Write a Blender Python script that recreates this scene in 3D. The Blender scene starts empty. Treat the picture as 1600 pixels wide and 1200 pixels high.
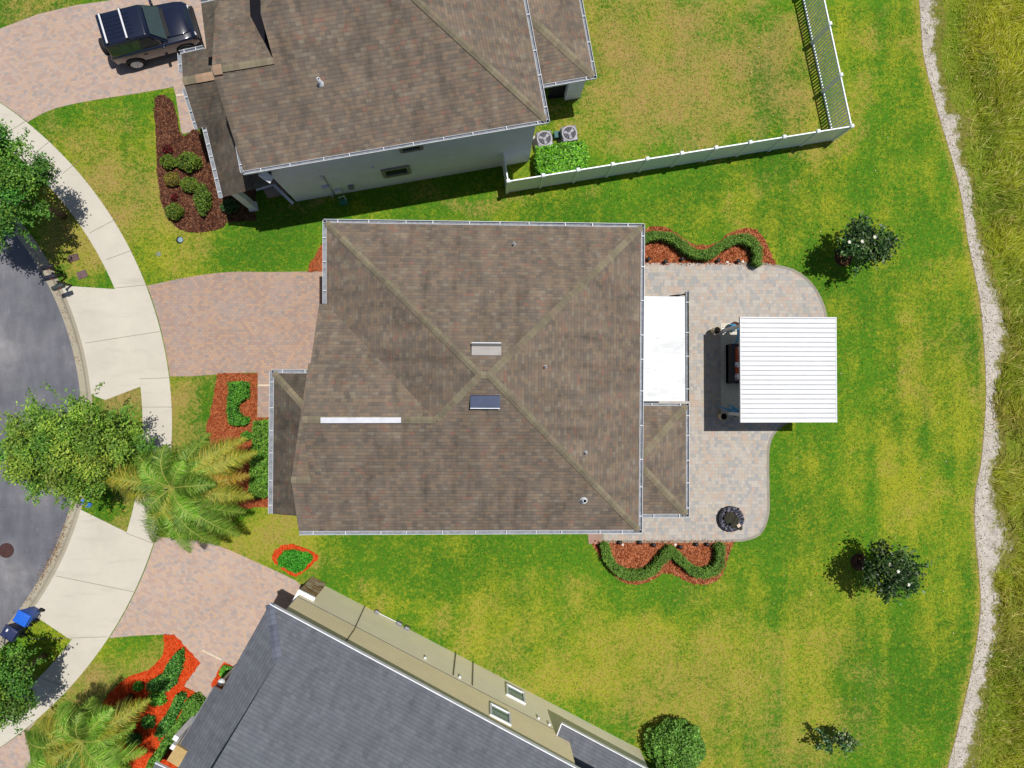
import bpy, math, random
import numpy as np
from mathutils import Vector, Matrix, Quaternion
R = math.radians
random.seed(7); rng = np.random.default_rng(11)
scene = bpy.context.scene
# ------------------------------------------------------------------ camera
H, F = 33.5, 1109.0
_q = Vector((-45, -15, -F)).normalized().rotation_difference(Vector((0, 0, -1)))
_RM = _q.to_matrix()
cam = bpy.data.cameras.new('camera'); cam.sensor_width = 36; cam.lens = 36 * F / 1600
cam.clip_start = .5; cam.clip_end = 2000
camo = bpy.data.objects.new('camera', cam); scene.collection.objects.link(camo)
camo.matrix_world = Matrix.Translation((0, 0, H)) @ _RM.to_4x4(); scene.camera = camo
# ------------------------------------------------------------------ light
SX, SY = .207, .175
world = bpy.data.worlds.new('World'); scene.world = world; world.use_nodes = True
nt = world.node_tree; bg = nt.nodes['Background']
sky = nt.nodes.new('ShaderNodeTexSky'); sky.sky_type = 'NISHITA'; sky.sun_disc = False
sky.sun_elevation = math.atan(1 / math.hypot(SX, SY)); sky.sun_rotation = math.atan2(SX, SY)
nt.links.new(sky.outputs[0], bg.inputs[0]); bg.inputs[1].default_value = .068
sun = bpy.data.lights.new('sun', 'SUN'); sun.energy = 4.5; sun.angle = R(.5); sun.color = (1, .97, .925)
suno = bpy.data.objects.new('sun', sun); scene.collection.objects.link(suno)
suno.rotation_euler = Vector((-SX, -SY, -1)).to_track_quat('-Z', 'Y').to_euler(); suno.location = (20, 17, 60)
vs = scene.view_settings; vs.view_transform = 'Standard'; vs.look = 'None'; vs.exposure = 0; vs.gamma = 1
# ------------------------------------------------------------------ helpers
def ray(px, py): return _RM @ Vector((px - 800, 600 - py, -F))
def P(px, py, z=0.):
    d = ray(px, py); t = (H - z) / -d.z
    return Vector((d.x * t, d.y * t, z))
def lin(c): return tuple(((x / 255) / 12.92 if x / 255 <= .04045 else ((x / 255 + .055) / 1.055) ** 2.4) for x in c)
K = 1.45
def al(r, g, b, k=1.):     # albedo from the colour a sunlit level surface shows
    return tuple(min(.86, v / K * k) for v in lin((r, g, b)))
def setp(o, label=None, cat=None, group=None, kind=None):
    if label: o['label'] = label
    if cat: o['category'] = cat
    if group: o['group'] = group
    if kind: o['kind'] = kind
    return o
def root(name, label, cat, loc, group=None):
    o = bpy.data.objects.new(name, None); scene.collection.objects.link(o)
    o.location = loc; o.empty_display_size = .2
    return setp(o, label, cat, group)
class MB:
    def __init__(s): s.v = []; s.f = []; s.uv = []; s.m = []
    def add(s, vs, fs, mi=0, uvs=None):
        b = len(s.v); s.v += [tuple(v) for v in vs]
        for i, f in enumerate(fs):
            s.f.append(tuple(b + k for k in f)); s.m.append(mi); s.uv.append(uvs[i] if uvs else None)
        return s
    def face(s, pts, mi=0): return s.add(pts, [tuple(range(len(pts)))], mi)
    def box(s, c, d, rz=0., mi=0, taper=1.):
        ca, sa = math.cos(rz), math.sin(rz); vs = []
        for z in (-1, 1):
            t = taper if z > 0 else 1.
            for x, y in ((-1, -1), (1, -1), (1, 1), (-1, 1)):
                X, Y = x * d[0] / 2 * t, y * d[1] / 2 * t
                vs.append((c[0] + X * ca - Y * sa, c[1] + X * sa + Y * ca, c[2] + z * d[2] / 2))
        return s.add(vs, [(0, 3, 2, 1), (4, 5, 6, 7), (0, 1, 5, 4), (1, 2, 6, 5), (2, 3, 7, 6), (3, 0, 4, 7)], mi)
    def beam(s, a, b, w, h, mi=0, off=(0, 0)):   # box along a->b; w sideways, h upward; off=(sideways, up)
        a, b = Vector(a), Vector(b); d = (b - a).normalized()
        sd = d.cross(Vector((0, 0, 1)))
        sd = sd.normalized() if sd.length > 1e-4 else Vector((1, 0, 0))
        up = sd.cross(d).normalized(); vs = []
        for p in (a, b):
            for x, z in ((-1, -1), (1, -1), (1, 1), (-1, 1)):
                vs.append(p + sd * (x * w / 2 + off[0]) + up * (z * h / 2 + off[1]))
        return s.add(vs, [(0, 1, 2, 3), (7, 6, 5, 4), (0, 4, 5, 1), (1, 5, 6, 2), (2, 6, 7, 3), (3, 7, 4, 0)], mi)
    def prism(s, pts, z0, z1, mi=0, bottom=True):
        n = len(pts); ar = sum(pts[i][0] * pts[(i + 1) % n][1] - pts[(i + 1) % n][0] * pts[i][1] for i in range(n))
        if ar < 0: pts = pts[::-1]
        vs = [(p[0], p[1], z0) for p in pts] + [(p[0], p[1], z1) for p in pts]
        fs = [tuple(range(n, 2 * n))] + ([tuple(range(n))[::-1]] if bottom else [])
        fs += [(i, (i + 1) % n, n + (i + 1) % n, n + i) for i in range(n)]
        return s.add(vs, fs, mi)
    def tube(s, pts, rs, n=8, mi=0, cap=True):
        pts = [Vector(p) for p in pts]
        if not isinstance(rs, (list, tuple)): rs = [rs] * len(pts)
        vs = []
        for i, p in enumerate(pts):
            d = (pts[min(i + 1, len(pts) - 1)] - pts[max(i - 1, 0)]).normalized()
            a = d.orthogonal().normalized() if abs(d.z) < .9 else Vector((1, 0, 0)) - d * d.x
            a.normalize(); b = d.cross(a)
            vs += [p + (a * math.cos(t) + b * math.sin(t)) * rs[i] for t in [2 * math.pi * k / n for k in range(n)]]
        fs = []
        for i in range(len(pts) - 1):
            for k in range(n):
                fs.append((i * n + k, i * n + (k + 1) % n, (i + 1) * n + (k + 1) % n, (i + 1) * n + k))
        if cap: fs += [tuple(range(n))[::-1], tuple(range(len(vs) - n, len(vs)))]
        return s.add(vs, fs, mi)
    def lathe(s, c, prof, n=20, mi=0):
        vs = []; fs = []
        for r, z in prof: vs += [(c[0] + r * math.cos(2 * math.pi * k / n), c[1] + r * math.sin(2 * math.pi * k / n), c[2] + z) for k in range(n)]
        for i in range(len(prof) - 1):
            fs += [(i * n + k, i * n + (k + 1) % n, (i + 1) * n + (k + 1) % n, (i + 1) * n + k) for k in range(n)]
        return s.add(vs, fs, mi)
    def roof(s, pts, e, mi=0):      # planar face, uv in metres: u along the eave, v up the slope
        pts = [Vector(p) for p in pts]; n = Vector((0, 0, 0))
        for i in range(len(pts)): n += pts[i].cross(pts[(i + 1) % len(pts)])
        if n.z < 0: pts = pts[::-1]; n = -n
        n.normalize(); u = (Vector(e) - n * Vector(e).dot(n)).normalized(); v = n.cross(u)
        return s.add(pts, [tuple(range(len(pts)))], mi, [[(p.dot(u), p.dot(v)) for p in pts]])
    def build(s, name, mats, parent=None, origin=None, smooth=False, bevel=0, seg=2):
        o0 = (WL[parent] if parent in WL else Vector(parent.location)) if parent is not None else Vector(origin or (0, 0, 0))
        me = bpy.data.meshes.new(name); me.from_pydata([tuple(Vector(v) - o0) for v in s.v], [], s.f)
        if not isinstance(mats, (list, tuple)): mats = [mats]
        for m in mats: me.materials.append(m)
        me.polygons.foreach_set('material_index', s.m)
        if any(u for u in s.uv):
            l = me.uv_layers.new(name='UVMap')
            for p, u in zip(me.polygons, s.uv):
                if u:
                    for k, li in enumerate(p.loop_indices): l.data[li].uv = u[k]
        if smooth: me.polygons.foreach_set('use_smooth', [True] * len(me.polygons))
        me.validate(); me.update()
        o = bpy.data.objects.new(name, me); scene.collection.objects.link(o)
        if parent is not None: o.parent = parent
        else: o.location = o0
        WL[o] = o0
        if bevel:
            b = o.modifiers.new('bevel', 'BEVEL'); b.width = bevel; b.segments = seg; b.limit_method = 'ANGLE'; b.angle_limit = R(35)
            if smooth is False:
                me.polygons.foreach_set('use_smooth', [True] * len(me.polygons))
        return o
WL = {}
def bld(mb, name, mats, parent, **k): return mb.build(name, mats, parent, **k)
# planes
def eplane(a, b, s, inside):
    a, b = Vector(a), Vector(b); d = (b - a).normalized(); p = Vector((-d.y, d.x, 0)).normalized()
    if (Vector(inside) - a).dot(p) < 0: p = -p
    n = d.cross(p + Vector((0, 0, s))).normalized()
    if n.z < 0: n = -n
    return n, n.dot(a)
def vplane(a, d):
    n = Vector((-d[1], d[0], 0)).normalized(); return n, n.dot(Vector(a))
def hplane(z): return Vector((0, 0, 1)), z
def solve(*pl):
    m = Matrix([pl[0][0], pl[1][0], pl[2][0]]); return m.inverted() @ Vector((pl[0][1], pl[1][1], pl[2][1]))
def hit(px, py, pl):
    d = ray(px, py); o = Vector((0, 0, H)); return o + d * ((pl[1] - pl[0].dot(o)) / pl[0].dot(d))
def crom(pts, n=6, closed=False):
    p = [np.array(q, float) for q in pts]; out = []; N = len(p)
    for i in range(N if closed else N - 1):
        g = lambda k: p[k % N] if closed else p[min(max(k, 0), N - 1)]
        a, b, c, d = g(i - 1), g(i), g(i + 1), g(i + 2)
        for t in np.linspace(0, 1, n, endpoint=False):
            out.append(tuple(.5 * (2 * b + (c - a) * t + (2 * a - 5 * b + 4 * c - d) * t * t + (3 * b - a - 3 * c + d) * t ** 3)))
    if not closed: out.append(tuple(p[-1]))
    return out
def W2(pts, z=0.): return [tuple(P(x, y, z)[:2]) for x, y in pts]
def pip(x, y, poly):
    r = np.zeros(x.shape, bool); n = len(poly)
    for i in range(n):
        x0, y0 = poly[i]; x1, y1 = poly[(i + 1) % n]
        if y0 == y1: continue
        c = ((y0 > y) != (y1 > y)) & (x < (x1 - x0) * (y - y0) / (y1 - y0) + x0); r ^= c
    return r
_G = rng.random((256, 256))
def vnoise(x, y, s):
    x = np.asarray(x) / s + 91.3; y = np.asarray(y) / s + 47.7
    xi = np.floor(x).astype(int); yi = np.floor(y).astype(int); fx = x - xi; fy = y - yi
    fx = fx * fx * (3 - 2 * fx); fy = fy * fy * (3 - 2 * fy); g = lambda a, b: _G[a % 256, b % 256]
    return (g(xi, yi) * (1 - fx) + g(xi + 1, yi) * fx) * (1 - fy) + (g(xi, yi + 1) * (1 - fx) + g(xi + 1, yi + 1) * fx) * fy
def fbm(x, y, s, o=4):
    r = 0; a = 1; t = 0
    for k in range(o): r = r + a * vnoise(x + 13 * k, y - 7 * k, s / 2 ** k); t += a; a *= .55
    return r / t
# ------------------------------------------------------------------ materials
class NT:
    def __init__(s, name, rough=.8, spec=.3):
        s.m = bpy.data.materials.new(name); s.m.use_nodes = True; s.t = s.m.node_tree
        s.b = s.t.nodes['Principled BSDF']; s.b.inputs['Roughness'].default_value = rough
        s.b.inputs['Specular IOR Level'].default_value = spec
    def n(s, ty, **k):
        n = s.t.nodes.new('ShaderNode' + ty)
        for a, v in k.items(): setattr(n, a, v)
        return n
    def set(s, inp, v):
        if isinstance(v, bpy.types.NodeSocket): s.t.links.new(v, inp)
        elif isinstance(v, tuple) and len(v) == 3 and inp.type == 'RGBA': inp.default_value = (*v, 1)
        else: inp.default_value = v
    def math(s, op, a, b=0., c=None):
        n = s.n('Math', operation=op); s.set(n.inputs[0], a); s.set(n.inputs[1], b)
        if c is not None: s.set(n.inputs[2], c)
        return n.outputs[0]
    def mix(s, f, a, b, mode='MIX'):
        n = s.n('Mix', data_type='RGBA', blend_type=mode); s.set(n.inputs[0], f); s.set(n.inputs[6], a); s.set(n.inputs[7], b); return n.outputs[2]
    def coord(s, kind='Object', scale=(1, 1, 1), rot=(0, 0, 0)):
        c = s.n('TexCoord'); m = s.n('Mapping'); s.t.links.new(c.outputs[kind], m.inputs[0])
        m.inputs['Scale'].default_value = scale; m.inputs['Rotation'].default_value = rot; return m.outputs[0]
    def noise(s, sc, vec=None, det=3, rough=.6, out=0):
        n = s.n('TexNoise'); n.inputs['Scale'].default_value = sc; n.inputs['Detail'].default_value = det; n.inputs['Roughness'].default_value = rough
        s.set(n.inputs['Vector'], vec or s.coord()); return n.outputs[out]
    def rng(s, v, a, b, c, d):
        n = s.n('MapRange'); s.set(n.inputs[0], v)
        for i, x in enumerate((a, b, c, d)): n.inputs[1 + i].default_value = x
        return n.outputs[0]
    def ramp(s, v, stops, const=False):
        n = s.n('ValToRGB'); s.set(n.inputs[0], v); e = n.color_ramp.elements
        if const: n.color_ramp.interpolation = 'CONSTANT'
        while len(e) > 1: e.remove(e[-1])
        e[0].position = stops[0][0]; e[0].color = (*stops[0][1], 1)
        for p, c in stops[1:]: q = e.new(p); q.color = (*c, 1)
        return n.outputs[0]
    def col(s, c): s.set(s.b.inputs['Base Color'], c); return s
    def bump(s, h, st=.4, d=.02):
        n = s.n('Bump'); n.inputs['Strength'].default_value = st; n.inputs['Distance'].default_value = d
        s.set(n.inputs['Height'], h); s.t.links.new(n.outputs[0], s.b.inputs['Normal']); return s
    def vary(s, c, lo=.8, hi=1.2, sc=1.5, vec=None, det=4):
        f = s.rng(s.noise(sc, vec, det), .3, .7, lo, hi)
        n = s.n('VectorMath', operation='SCALE'); s.set(n.inputs[0], c); s.set(n.inputs['Scale'], f); return n.outputs[0]
def plain(name, c, rough=.6, spec=.3, var=.12, sc=3., metal=0):
    t = NT(name, rough, spec); t.b.inputs['Metallic'].default_value = metal
    rgb = t.n('RGB'); rgb.outputs[0].default_value = (*c, 1)
    t.col(t.vary(rgb.outputs[0], 1 - var, 1 + var, sc)); return t.m
def cells(t, vec, w, h, off=.5, seed=0.):
    """running-bond cells: returns (random per cell, distance to the joint 0..1 in u, in v)"""
    sp = t.n('SeparateXYZ'); t.set(sp.inputs[0], vec)
    v = t.math('DIVIDE', sp.outputs[1], h); row = t.math('FLOOR', v)
    sh = t.math('MULTIPLY', t.math('MODULO', row, 2.), off)
    r1 = t.n('TexWhiteNoise', noise_dimensions='1D'); t.set(r1.inputs['W'], t.math('ADD', row, seed))
    sh = t.math('ADD', sh, t.math('MULTIPLY', r1.outputs[0], .35 if off not in (.5, 0) else 0.))
    u = t.math('ADD', t.math('DIVIDE', sp.outputs[0], w), sh); cu = t.math('FLOOR', u)
    cb = t.n('CombineXYZ'); t.set(cb.inputs[0], cu); t.set(cb.inputs[1], row); cb.inputs[2].default_value = seed
    wn = t.n('TexWhiteNoise', noise_dimensions='3D'); t.set(wn.inputs[0], cb.outputs[0])
    fu = t.math('FRACT', u); fv = t.math('FRACT', v)
    return wn.outputs[0], fu, fv
def scal(t, c, f):
    n = t.n('VectorMath', operation='SCALE'); t.set(n.inputs[0], c); t.set(n.inputs['Scale'], f); return n.outputs[0]
def shingle(name, stops, line=.74, w=.21, h=.145, stain=1., blotch=(.84, 1.12), tint=(1, 1, 1)):
    t = NT(name, .92, .15); uv = t.coord('UV')
    r, fu, fv = cells(t, uv, w, h, .37)
    c = t.ramp(r, [(p, (q[0] * tint[0], q[1] * tint[1], q[2] * tint[2])) for p, q in stops], True)
    c = t.vary(c, .9, 1.1, 60, uv, 2)
    c = t.vary(c, *blotch, .7, uv, 4)
    streak = t.noise(1, t.coord('UV', (2.2, .22, 1)), 3)
    c = scal(t, c, t.rng(streak, .35, .7, 1.07, 1 - .2 * stain))
    sm = t.noise(1, t.coord('UV', (1.1, .42, 1)), 5, .75); c = scal(t, c, t.rng(sm, .52, .72, 1., 1 - .34 * stain))
    ln = t.rng(fv, .0, .22, line, 1.); sl = t.rng(fu, 0, .07, .8, 1.)
    c = scal(t, c, t.math('MULTIPLY', ln, sl)); t.col(c)
    hh = t.math('SUBTRACT', 1., fv); t.bump(t.math('ADD', hh, t.math('MULTIPLY', r, .4)), .5, .012); return t.m
def paver(name, stops, w, h, rot=0., joint=.72, blotch=(.88, 1.1), off=.5, big=True, kind='Object', mixc=None):
    t = NT(name, .9, .2); v = t.coord(kind, (1, 1, 1), (0, 0, rot))
    r, fu, fv = cells(t, v, w, h, off); c = t.ramp(r, stops, True)
    if big:      # some cells of the pattern are double-size stones
        r2, gu, gv = cells(t, v, w * 2, h * 2, .5, 5.)
        sel = t.math('GREATER_THAN', r2, .82)
        r3 = t.n('TexWhiteNoise', noise_dimensions='1D'); t.set(r3.inputs['W'], t.math('MULTIPLY', r2, 977.))
        c = t.mix(sel, c, t.ramp(r3.outputs[0], stops, True))
        mu = lambda a, b: t.math('ADD', t.math('MULTIPLY', a, t.math('SUBTRACT', 1., sel)), t.math('MULTIPLY', b, sel))
        fu, fv = mu(fu, gu), mu(fv, gv)
    e = lambda f, k: t.rng(t.math('MINIMUM', f, t.math('SUBTRACT', 1., f)), 0, k, joint, 1.)
    c = t.vary(c, .93, 1.07, 25, v, 3); c = t.vary(c, *blotch, .45, v, 4)
    c = t.mix(t.rng(t.noise(1.4, v, 6, .8), .6, .72, 0, .28), c, tuple(q * .5 for q in stops[1][1]))
    if mixc: c = t.mix(t.rng(t.noise(.9, v, 4), .5, .72, 0, .6), c, mixc)
    j = t.math('MULTIPLY', e(fu, .09), e(fv, .09)); t.col(scal(t, c, j)); t.bump(j, .35, .01); return t.m
M = {}
BR = [(0, al(134, 122, 107)), (.2, al(125, 116, 105)), (.4, al(141, 126, 108)), (.57, al(129, 117, 105)), (.72, al(136, 119, 106)), (.78, al(118, 110, 100)), (.88, al(140, 131, 116)), (.965, al(142, 116, 102))]
M['shingle'] = shingle('brown_shingles', BR, tint=(1.13, 1.08, 1.06))
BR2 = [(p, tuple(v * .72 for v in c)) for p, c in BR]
M['shingle_dark'] = shingle('darker_brown_shingles', BR2, stain=1.3, blotch=(.7, 1.15))  # brown shingle tones scaled darker for the porch roofs, stronger stain and blotches
GR = [(0, al(117, 120, 127)), (.3, al(113, 116, 123)), (.55, al(121, 123, 130)), (.75, al(115, 118, 125)), (.93, al(109, 112, 118))]
M['shingle_grey'] = shingle('slate_grey_shingles', GR, line=.66, stain=.5, blotch=(.92, 1.07))
M['cap'] = shingle('ridge_cap_shingles', [(0, al(144, 134, 110)), (.35, al(137, 127, 106)), (.6, al(150, 139, 115)), (.8, al(133, 123, 105)), (.92, al(145, 130, 110))], line=.86, w=2, h=.2, stain=.4)
M['cap_new'] = shingle('new_cap_shingles', [(0, al(190, 158, 130)), (.5, al(178, 148, 124))], line=.85, w=2, h=.25, stain=.3)
M['cap_grey'] = shingle('grey_cap_shingles', [(0, al(120, 124, 137)), (.5, al(108, 112, 126))], line=.75, w=2, h=.2, stain=.3)
PV = [(0, al(202, 176, 160)), (.2, al(194, 168, 154)), (.42, al(206, 180, 162)), (.6, al(190, 172, 162)), (.74, al(208, 178, 154)), (.87, al(198, 178, 166)), (.96, al(178, 166, 160))]
M['paver_n'] = paver('pink_clay_pavers_north', PV, .17, .12, R(-12), blotch=(.94, 1.05), joint=.86, big=False)
M['paver_s'] = paver('pink_clay_pavers_south', [(p, tuple(v * 1.04 for v in c)) for p, c in PV], .17, .12, R(27), blotch=(.95, 1.05), joint=.88, big=False)
PM = [(0, al(192, 163, 145)), (.2, al(184, 156, 142)), (.42, al(199, 168, 146)), (.6, al(181, 161, 149)), (.74, al(203, 168, 142)), (.87, al(190, 168, 154)), (.96, al(170, 155, 147))]
M['paver_m'] = paver('orange_clay_pavers', PM, .17, .12, R(0), blotch=(.92, 1.07), joint=.82, big=False, mixc=al(176, 160, 154))
PP = [(0, al(206, 190, 174)), (.16, al(212, 194, 168)), (.3, al(188, 183, 176)), (.44, al(214, 200, 184)), (.58, al(172, 172, 172)), (.68, al(208, 182, 162)), (.8, al(218, 206, 190)), (.92, al(180, 178, 172))]
M['paver_patio'] = paver('mixed_patio_pavers', [(p, tuple(.5 * v + .5 * w for v, w in zip(c, al(193, 187, 180)))) if p not in (.58, .92, .68) else (p, tuple(.75 * v + .25 * w for v, w in zip(c, al(193, 187, 180)))) for p, c in PP], .16, .16, 0., blotch=(.95, 1.04), joint=.84, off=.31)
def concrete(name, c, lo=.93, hi=1.05):
    t = NT(name, .9, .2); b = t.n('RGB'); b.outputs[0].default_value = (*c, 1)
    x = t.vary(b.outputs[0], lo, hi, .5); x = t.vary(x, .96, 1.04, 40)
    x = t.mix(t.rng(t.noise(.35, None, 5), .5, .7, 0, .32), x, tuple(v * .66 for v in c))
    x = t.mix(t.rng(t.noise(.9, t.coord('Object', (.3, 1.8, 1), (0, 0, .3)), 6, .75), .53, .7, 0, .34), x, tuple(v * .6 for v in c))
    x = t.mix(t.rng(t.noise(3.1, None, 6, .85), .6, .7, 0, .42), x, tuple(v * .62 for v in c)); t.col(x); return t.m
M['concrete'] = concrete('pale_concrete', al(224, 216, 200))
M['gutter_con'] = concrete('gutter_concrete', al(188, 178, 156), .85, 1.08)
M['joint'] = plain('concrete_joint', al(150, 140, 122))
M['joint_brown'] = plain('expansion_joint', al(120, 92, 70))
t = NT('asphalt', .9, .25); b = t.ramp(t.noise(.28, None, 6, .65), [(.3, al(102, 103, 112)), (.45, al(118, 119, 126)), (.56, al(131, 130, 135)), (.68, al(160, 158, 158))])
b = t.vary(b, .85, 1.12, 2.5, t.coord('Object', (1, .25, 1), (0, 0, .4)), 5); b = t.vary(b, .72, 1.28, 55, None, 2); b = t.mix(t.rng(t.noise(2.4, t.coord('Object', (1, .3, 1), (0, 0, -.5)), 7, .85), .6, .68, 0, .5), b, al(165, 162, 160)); b = t.mix(t.rng(t.noise(1.7, None, 7, .85), .62, .7, 0, .5), b, al(70, 72, 84)); t.col(b); M['asphalt'] = t.m
def mulch(name, a, bb, c):
    t = NT(name, 1, .1); v = t.coord('Object', (1, 1, 1))
    vo = t.n('TexVoronoi'); vo.inputs['Scale'].default_value = 16; t.set(vo.inputs['Vector'], t.coord('Object', (1, .6, 1), (0, 0, .7)))
    x = t.ramp(vo.outputs['Color'], [(.1, a), (.45, bb), (.75, c)]); x = t.vary(x, .6, 1.3, 30, v, 3); x = t.vary(x, .85, 1.15, 1.2, v, 3)
    t.col(x); t.bump(vo.outputs['Distance'], .8, .05); return t.m
M['mulch_brown'] = mulch('dark_brown_mulch', al(72, 46, 36), al(92, 60, 46), al(124, 86, 66))
M['mulch_orange'] = mulch('orange_brown_mulch', al(130, 70, 42), al(168, 94, 58), al(202, 128, 90))
M['mulch_front'] = mulch('rust_mulch', al(140, 74, 44), al(168, 92, 56), al(194, 116, 76))
M['mulch_red'] = mulch('red_mulch', al(205, 64, 22), al(226, 76, 30), al(240, 98, 48))
M['white'] = plain('white_aluminium', (.6, .62, .65), .45, .4, .05)
M['white_pan'] = NT('white_pan_roof', .6, .3)
t = M['white_pan']; x = t.mix(t.rng(t.noise(1.1, t.coord('Object', (.6, 1.6, 1)), 6, .7), .55, .72, 0, .55), (.64, .65, .65), al(175, 178, 178)); t.col(x); M['white_pan'] = t.m
M['seam'] = plain('grey_seam', (.4, .4, .4), .8)  # plain grey, laid along one flank of every pavilion roof rib
M['white_ribbed'] = plain('white_ribbed_metal', (.62, .625, .635), .5, .3, .045, 1.1)
M['gutter_in'] = plain('gutter_trough', al(150, 154, 160), .8, .2, .3, 6)
M['fascia'] = plain('fascia_brown', al(92, 80, 70), .8)
M['fascia_w'] = plain('white_fascia', (.7, .7, .72), .7)
M['wall_n'] = plain('grey_lavender_stucco', (.72, .73, .8), .95, .1, .05, 1.5)
M['wall_m'] = plain('cream_stucco', al(200, 190, 170), .95, .1, .05, 1.5)
M['wall_s'] = plain('tan_stucco', (.9, .75, .48), .95, .1, .04, 1.2)
M['wall_s2'] = plain('beige_lower_stucco', (.9, .8, .6), .95, .1, .04, 1.2)
M['trim'] = plain('stone_trim', al(165, 158, 142), .9)
M['glass'] = plain('window_glass', (.02, .025, .03), .08, .8, .1)
t = NT('window_glass_blinds', .15, .6); sp = t.n('SeparateXYZ'); t.set(sp.inputs[0], t.coord()); t.col(t.mix(t.rng(t.math('FRACT', t.math('MULTIPLY', sp.outputs[2], 16.)), .3, .6, 0, 1), al(120, 140, 150), al(200, 212, 218))); M['blinds'] = t.m
M['glass_green'] = plain('green_window_glass', al(62, 110, 82), .1, .6)
M['vinyl'] = plain('white_vinyl', (.8, .84, .87), .4, .4, .03)
M['black'] = plain('black_metal', (.012, .012, .014), .5, .4)
M['rubber'] = plain('rubber', (.02, .02, .022), .85, .2)
M['trunk'] = plain('bark', al(120, 104, 84), .95, .1, .3, 8)
M['grey_metal'] = plain('grey_metal', al(150, 150, 158), .5, .5, .08, metal=.3)
M['alu'] = plain('bright_aluminium', (.6, .61, .63), .5, .4, .05)
def foliage(name, rough=.55, trans=.28, spec=.3):
    t = NT(name, rough, spec); a = t.n('Attribute', attribute_name='Col'); t.col(a.outputs[0])
    tr = t.n('BsdfTranslucent'); t.set(tr.inputs[0], a.outputs[0]); mx = t.n('MixShader'); mx.inputs[0].default_value = trans
    t.t.links.new(t.b.outputs[0], mx.inputs[1]); t.t.links.new(tr.outputs[0], mx.inputs[2])
    t.t.links.new(mx.outputs[0], t.t.nodes['Material Output'].inputs[0]); return t.m
M['leaf'] = foliage('leaf'); M['leaf_gloss'] = foliage('glossy_leaf', .42, .12, .3); M['grass'] = foliage('grass_blade', .7, .42, .15)
M['chips'] = foliage('mulch_chips', .95, 0, .05)
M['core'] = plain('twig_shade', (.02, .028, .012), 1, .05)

def npmesh(name, verts, nper, cols, mat, parent=None, origin=(0, 0, 0), kind=None):
    """verts (N*nper,3) -> N polygons of nper corners with one colour each"""
    verts = np.asarray(verts, np.float32) - np.array(WL[parent] if parent in WL else (parent.location if parent is not None else Vector(origin)), np.float32)
    N = len(verts) // nper; me = bpy.data.meshes.new(name)
    me.vertices.add(N * nper); me.vertices.foreach_set('co', verts.ravel())
    me.loops.add(N * nper); me.loops.foreach_set('vertex_index', np.arange(N * nper, dtype=np.int32))
    me.polygons.add(N); me.polygons.foreach_set('loop_start', np.arange(0, N * nper, nper, dtype=np.int32))
    try: me.polygons.foreach_set('loop_total', np.full(N, nper, np.int32))
    except Exception: pass
    me.materials.append(mat); at = me.attributes.new('Col', 'FLOAT_COLOR', 'FACE')
    c = np.ones((N, 4), np.float32); c[:, :3] = np.clip(cols, 0, .85); at.data.foreach_set('color', c.ravel())
    me.update(calc_edges=True)
    o = bpy.data.objects.new(name, me); scene.collection.objects.link(o)
    if parent is not None: o.parent = parent; WL[o] = WL.get(parent, Vector(parent.location))
    else: o.location = origin; WL[o] = Vector(origin)
    if kind: o['kind'] = kind
    return o
def leafverts(c, size, upb=.6, aspect=.55):
    """diamond leaves at centres c; normals biased up by upb"""
    N = len(c); n = rng.normal(size=(N, 3)); n /= np.linalg.norm(n, axis=1)[:, None]
    n[:, 2] = np.abs(n[:, 2]); n = n * (1 - upb) + np.array([0, 0, 1]) * upb; n /= np.linalg.norm(n, axis=1)[:, None]
    a = rng.normal(size=(N, 3)); a -= n * (a * n).sum(1)[:, None]; a /= np.linalg.norm(a, axis=1)[:, None]
    b = np.cross(n, a); s = (size * rng.uniform(.65, 1.25, N))[:, None] if np.isscalar(size) else size[:, None]
    v = np.stack([c - a * s, c - b * s * aspect + a * s * .1, c + a * s, c + b * s * aspect + a * s * .1], 1)
    return v.reshape(-1, 3)
def palette(cols, N, w=None, jit=.18, k=1.5):
    cols = np.array(cols) * k; i = rng.choice(len(cols), N, p=w); c = cols[i]
    return c * rng.uniform(1 - jit, 1 + jit, (N, 1)) * rng.uniform(.94, 1.06, (N, 3))
LG = [al(70, 112, 34), al(92, 134, 40), al(50, 88, 28), al(118, 156, 52), al(140, 170, 70)]
HG = [al(60, 118, 30), al(80, 145, 38), al(42, 90, 26), al(112, 165, 50)]
YG = [al(120, 150, 44), al(92, 126, 36), al(150, 160, 60), al(76, 104, 36)]
DG = [al(34, 62, 28), al(48, 82, 34), al(66, 102, 46), al(98, 132, 72)]
# ------------------------------------------------------------------ world layout of the flat things
def ring(cx, cy, r, a0, a1, n=60): return [(cx + r * math.cos(R(a)), cy + r * math.sin(R(a))) for a in np.linspace(a0, a1, n)]
KB = (-352.5, 662.5, 497.); SO = (-337., 664., 606.); SI = (-331.4, 666.7, 554.6)
CON_Z, DRV_Z, BED_Z, PAT_Z, PATH_Z = .02, .014, .03, .028, .008
path_l = [(1425, -60), (1437, 0), (1441, 60), (1446, 100), (1462, 160), (1478, 215), (1492, 262), (1503, 310), (1512, 370), (1522, 420), (1532, 470), (1538, 530), (1541, 600), (1540, 650), (1534, 720), (1524, 780), (1527, 850), (1531, 900), (1533, 950), (1526, 1010), (1512, 1080), (1495, 1150), (1482, 1200), (1468, 1270)]
path_r = [(1455, -60), (1462, 0), (1467, 40), (1459, 85), (1466, 120), (1479, 170), (1500, 185), (1497, 235), (1513, 280), (1519, 330), (1530, 375), (1547, 440), (1566, 480), (1574, 530), (1558, 585), (1556, 640), (1562, 700), (1552, 740), (1560, 790), (1584, 845), (1570, 880), (1552, 905), (1566, 955), (1553, 1010), (1540, 1060), (1531, 1120), (1520, 1200), (1508, 1270)]
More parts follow.
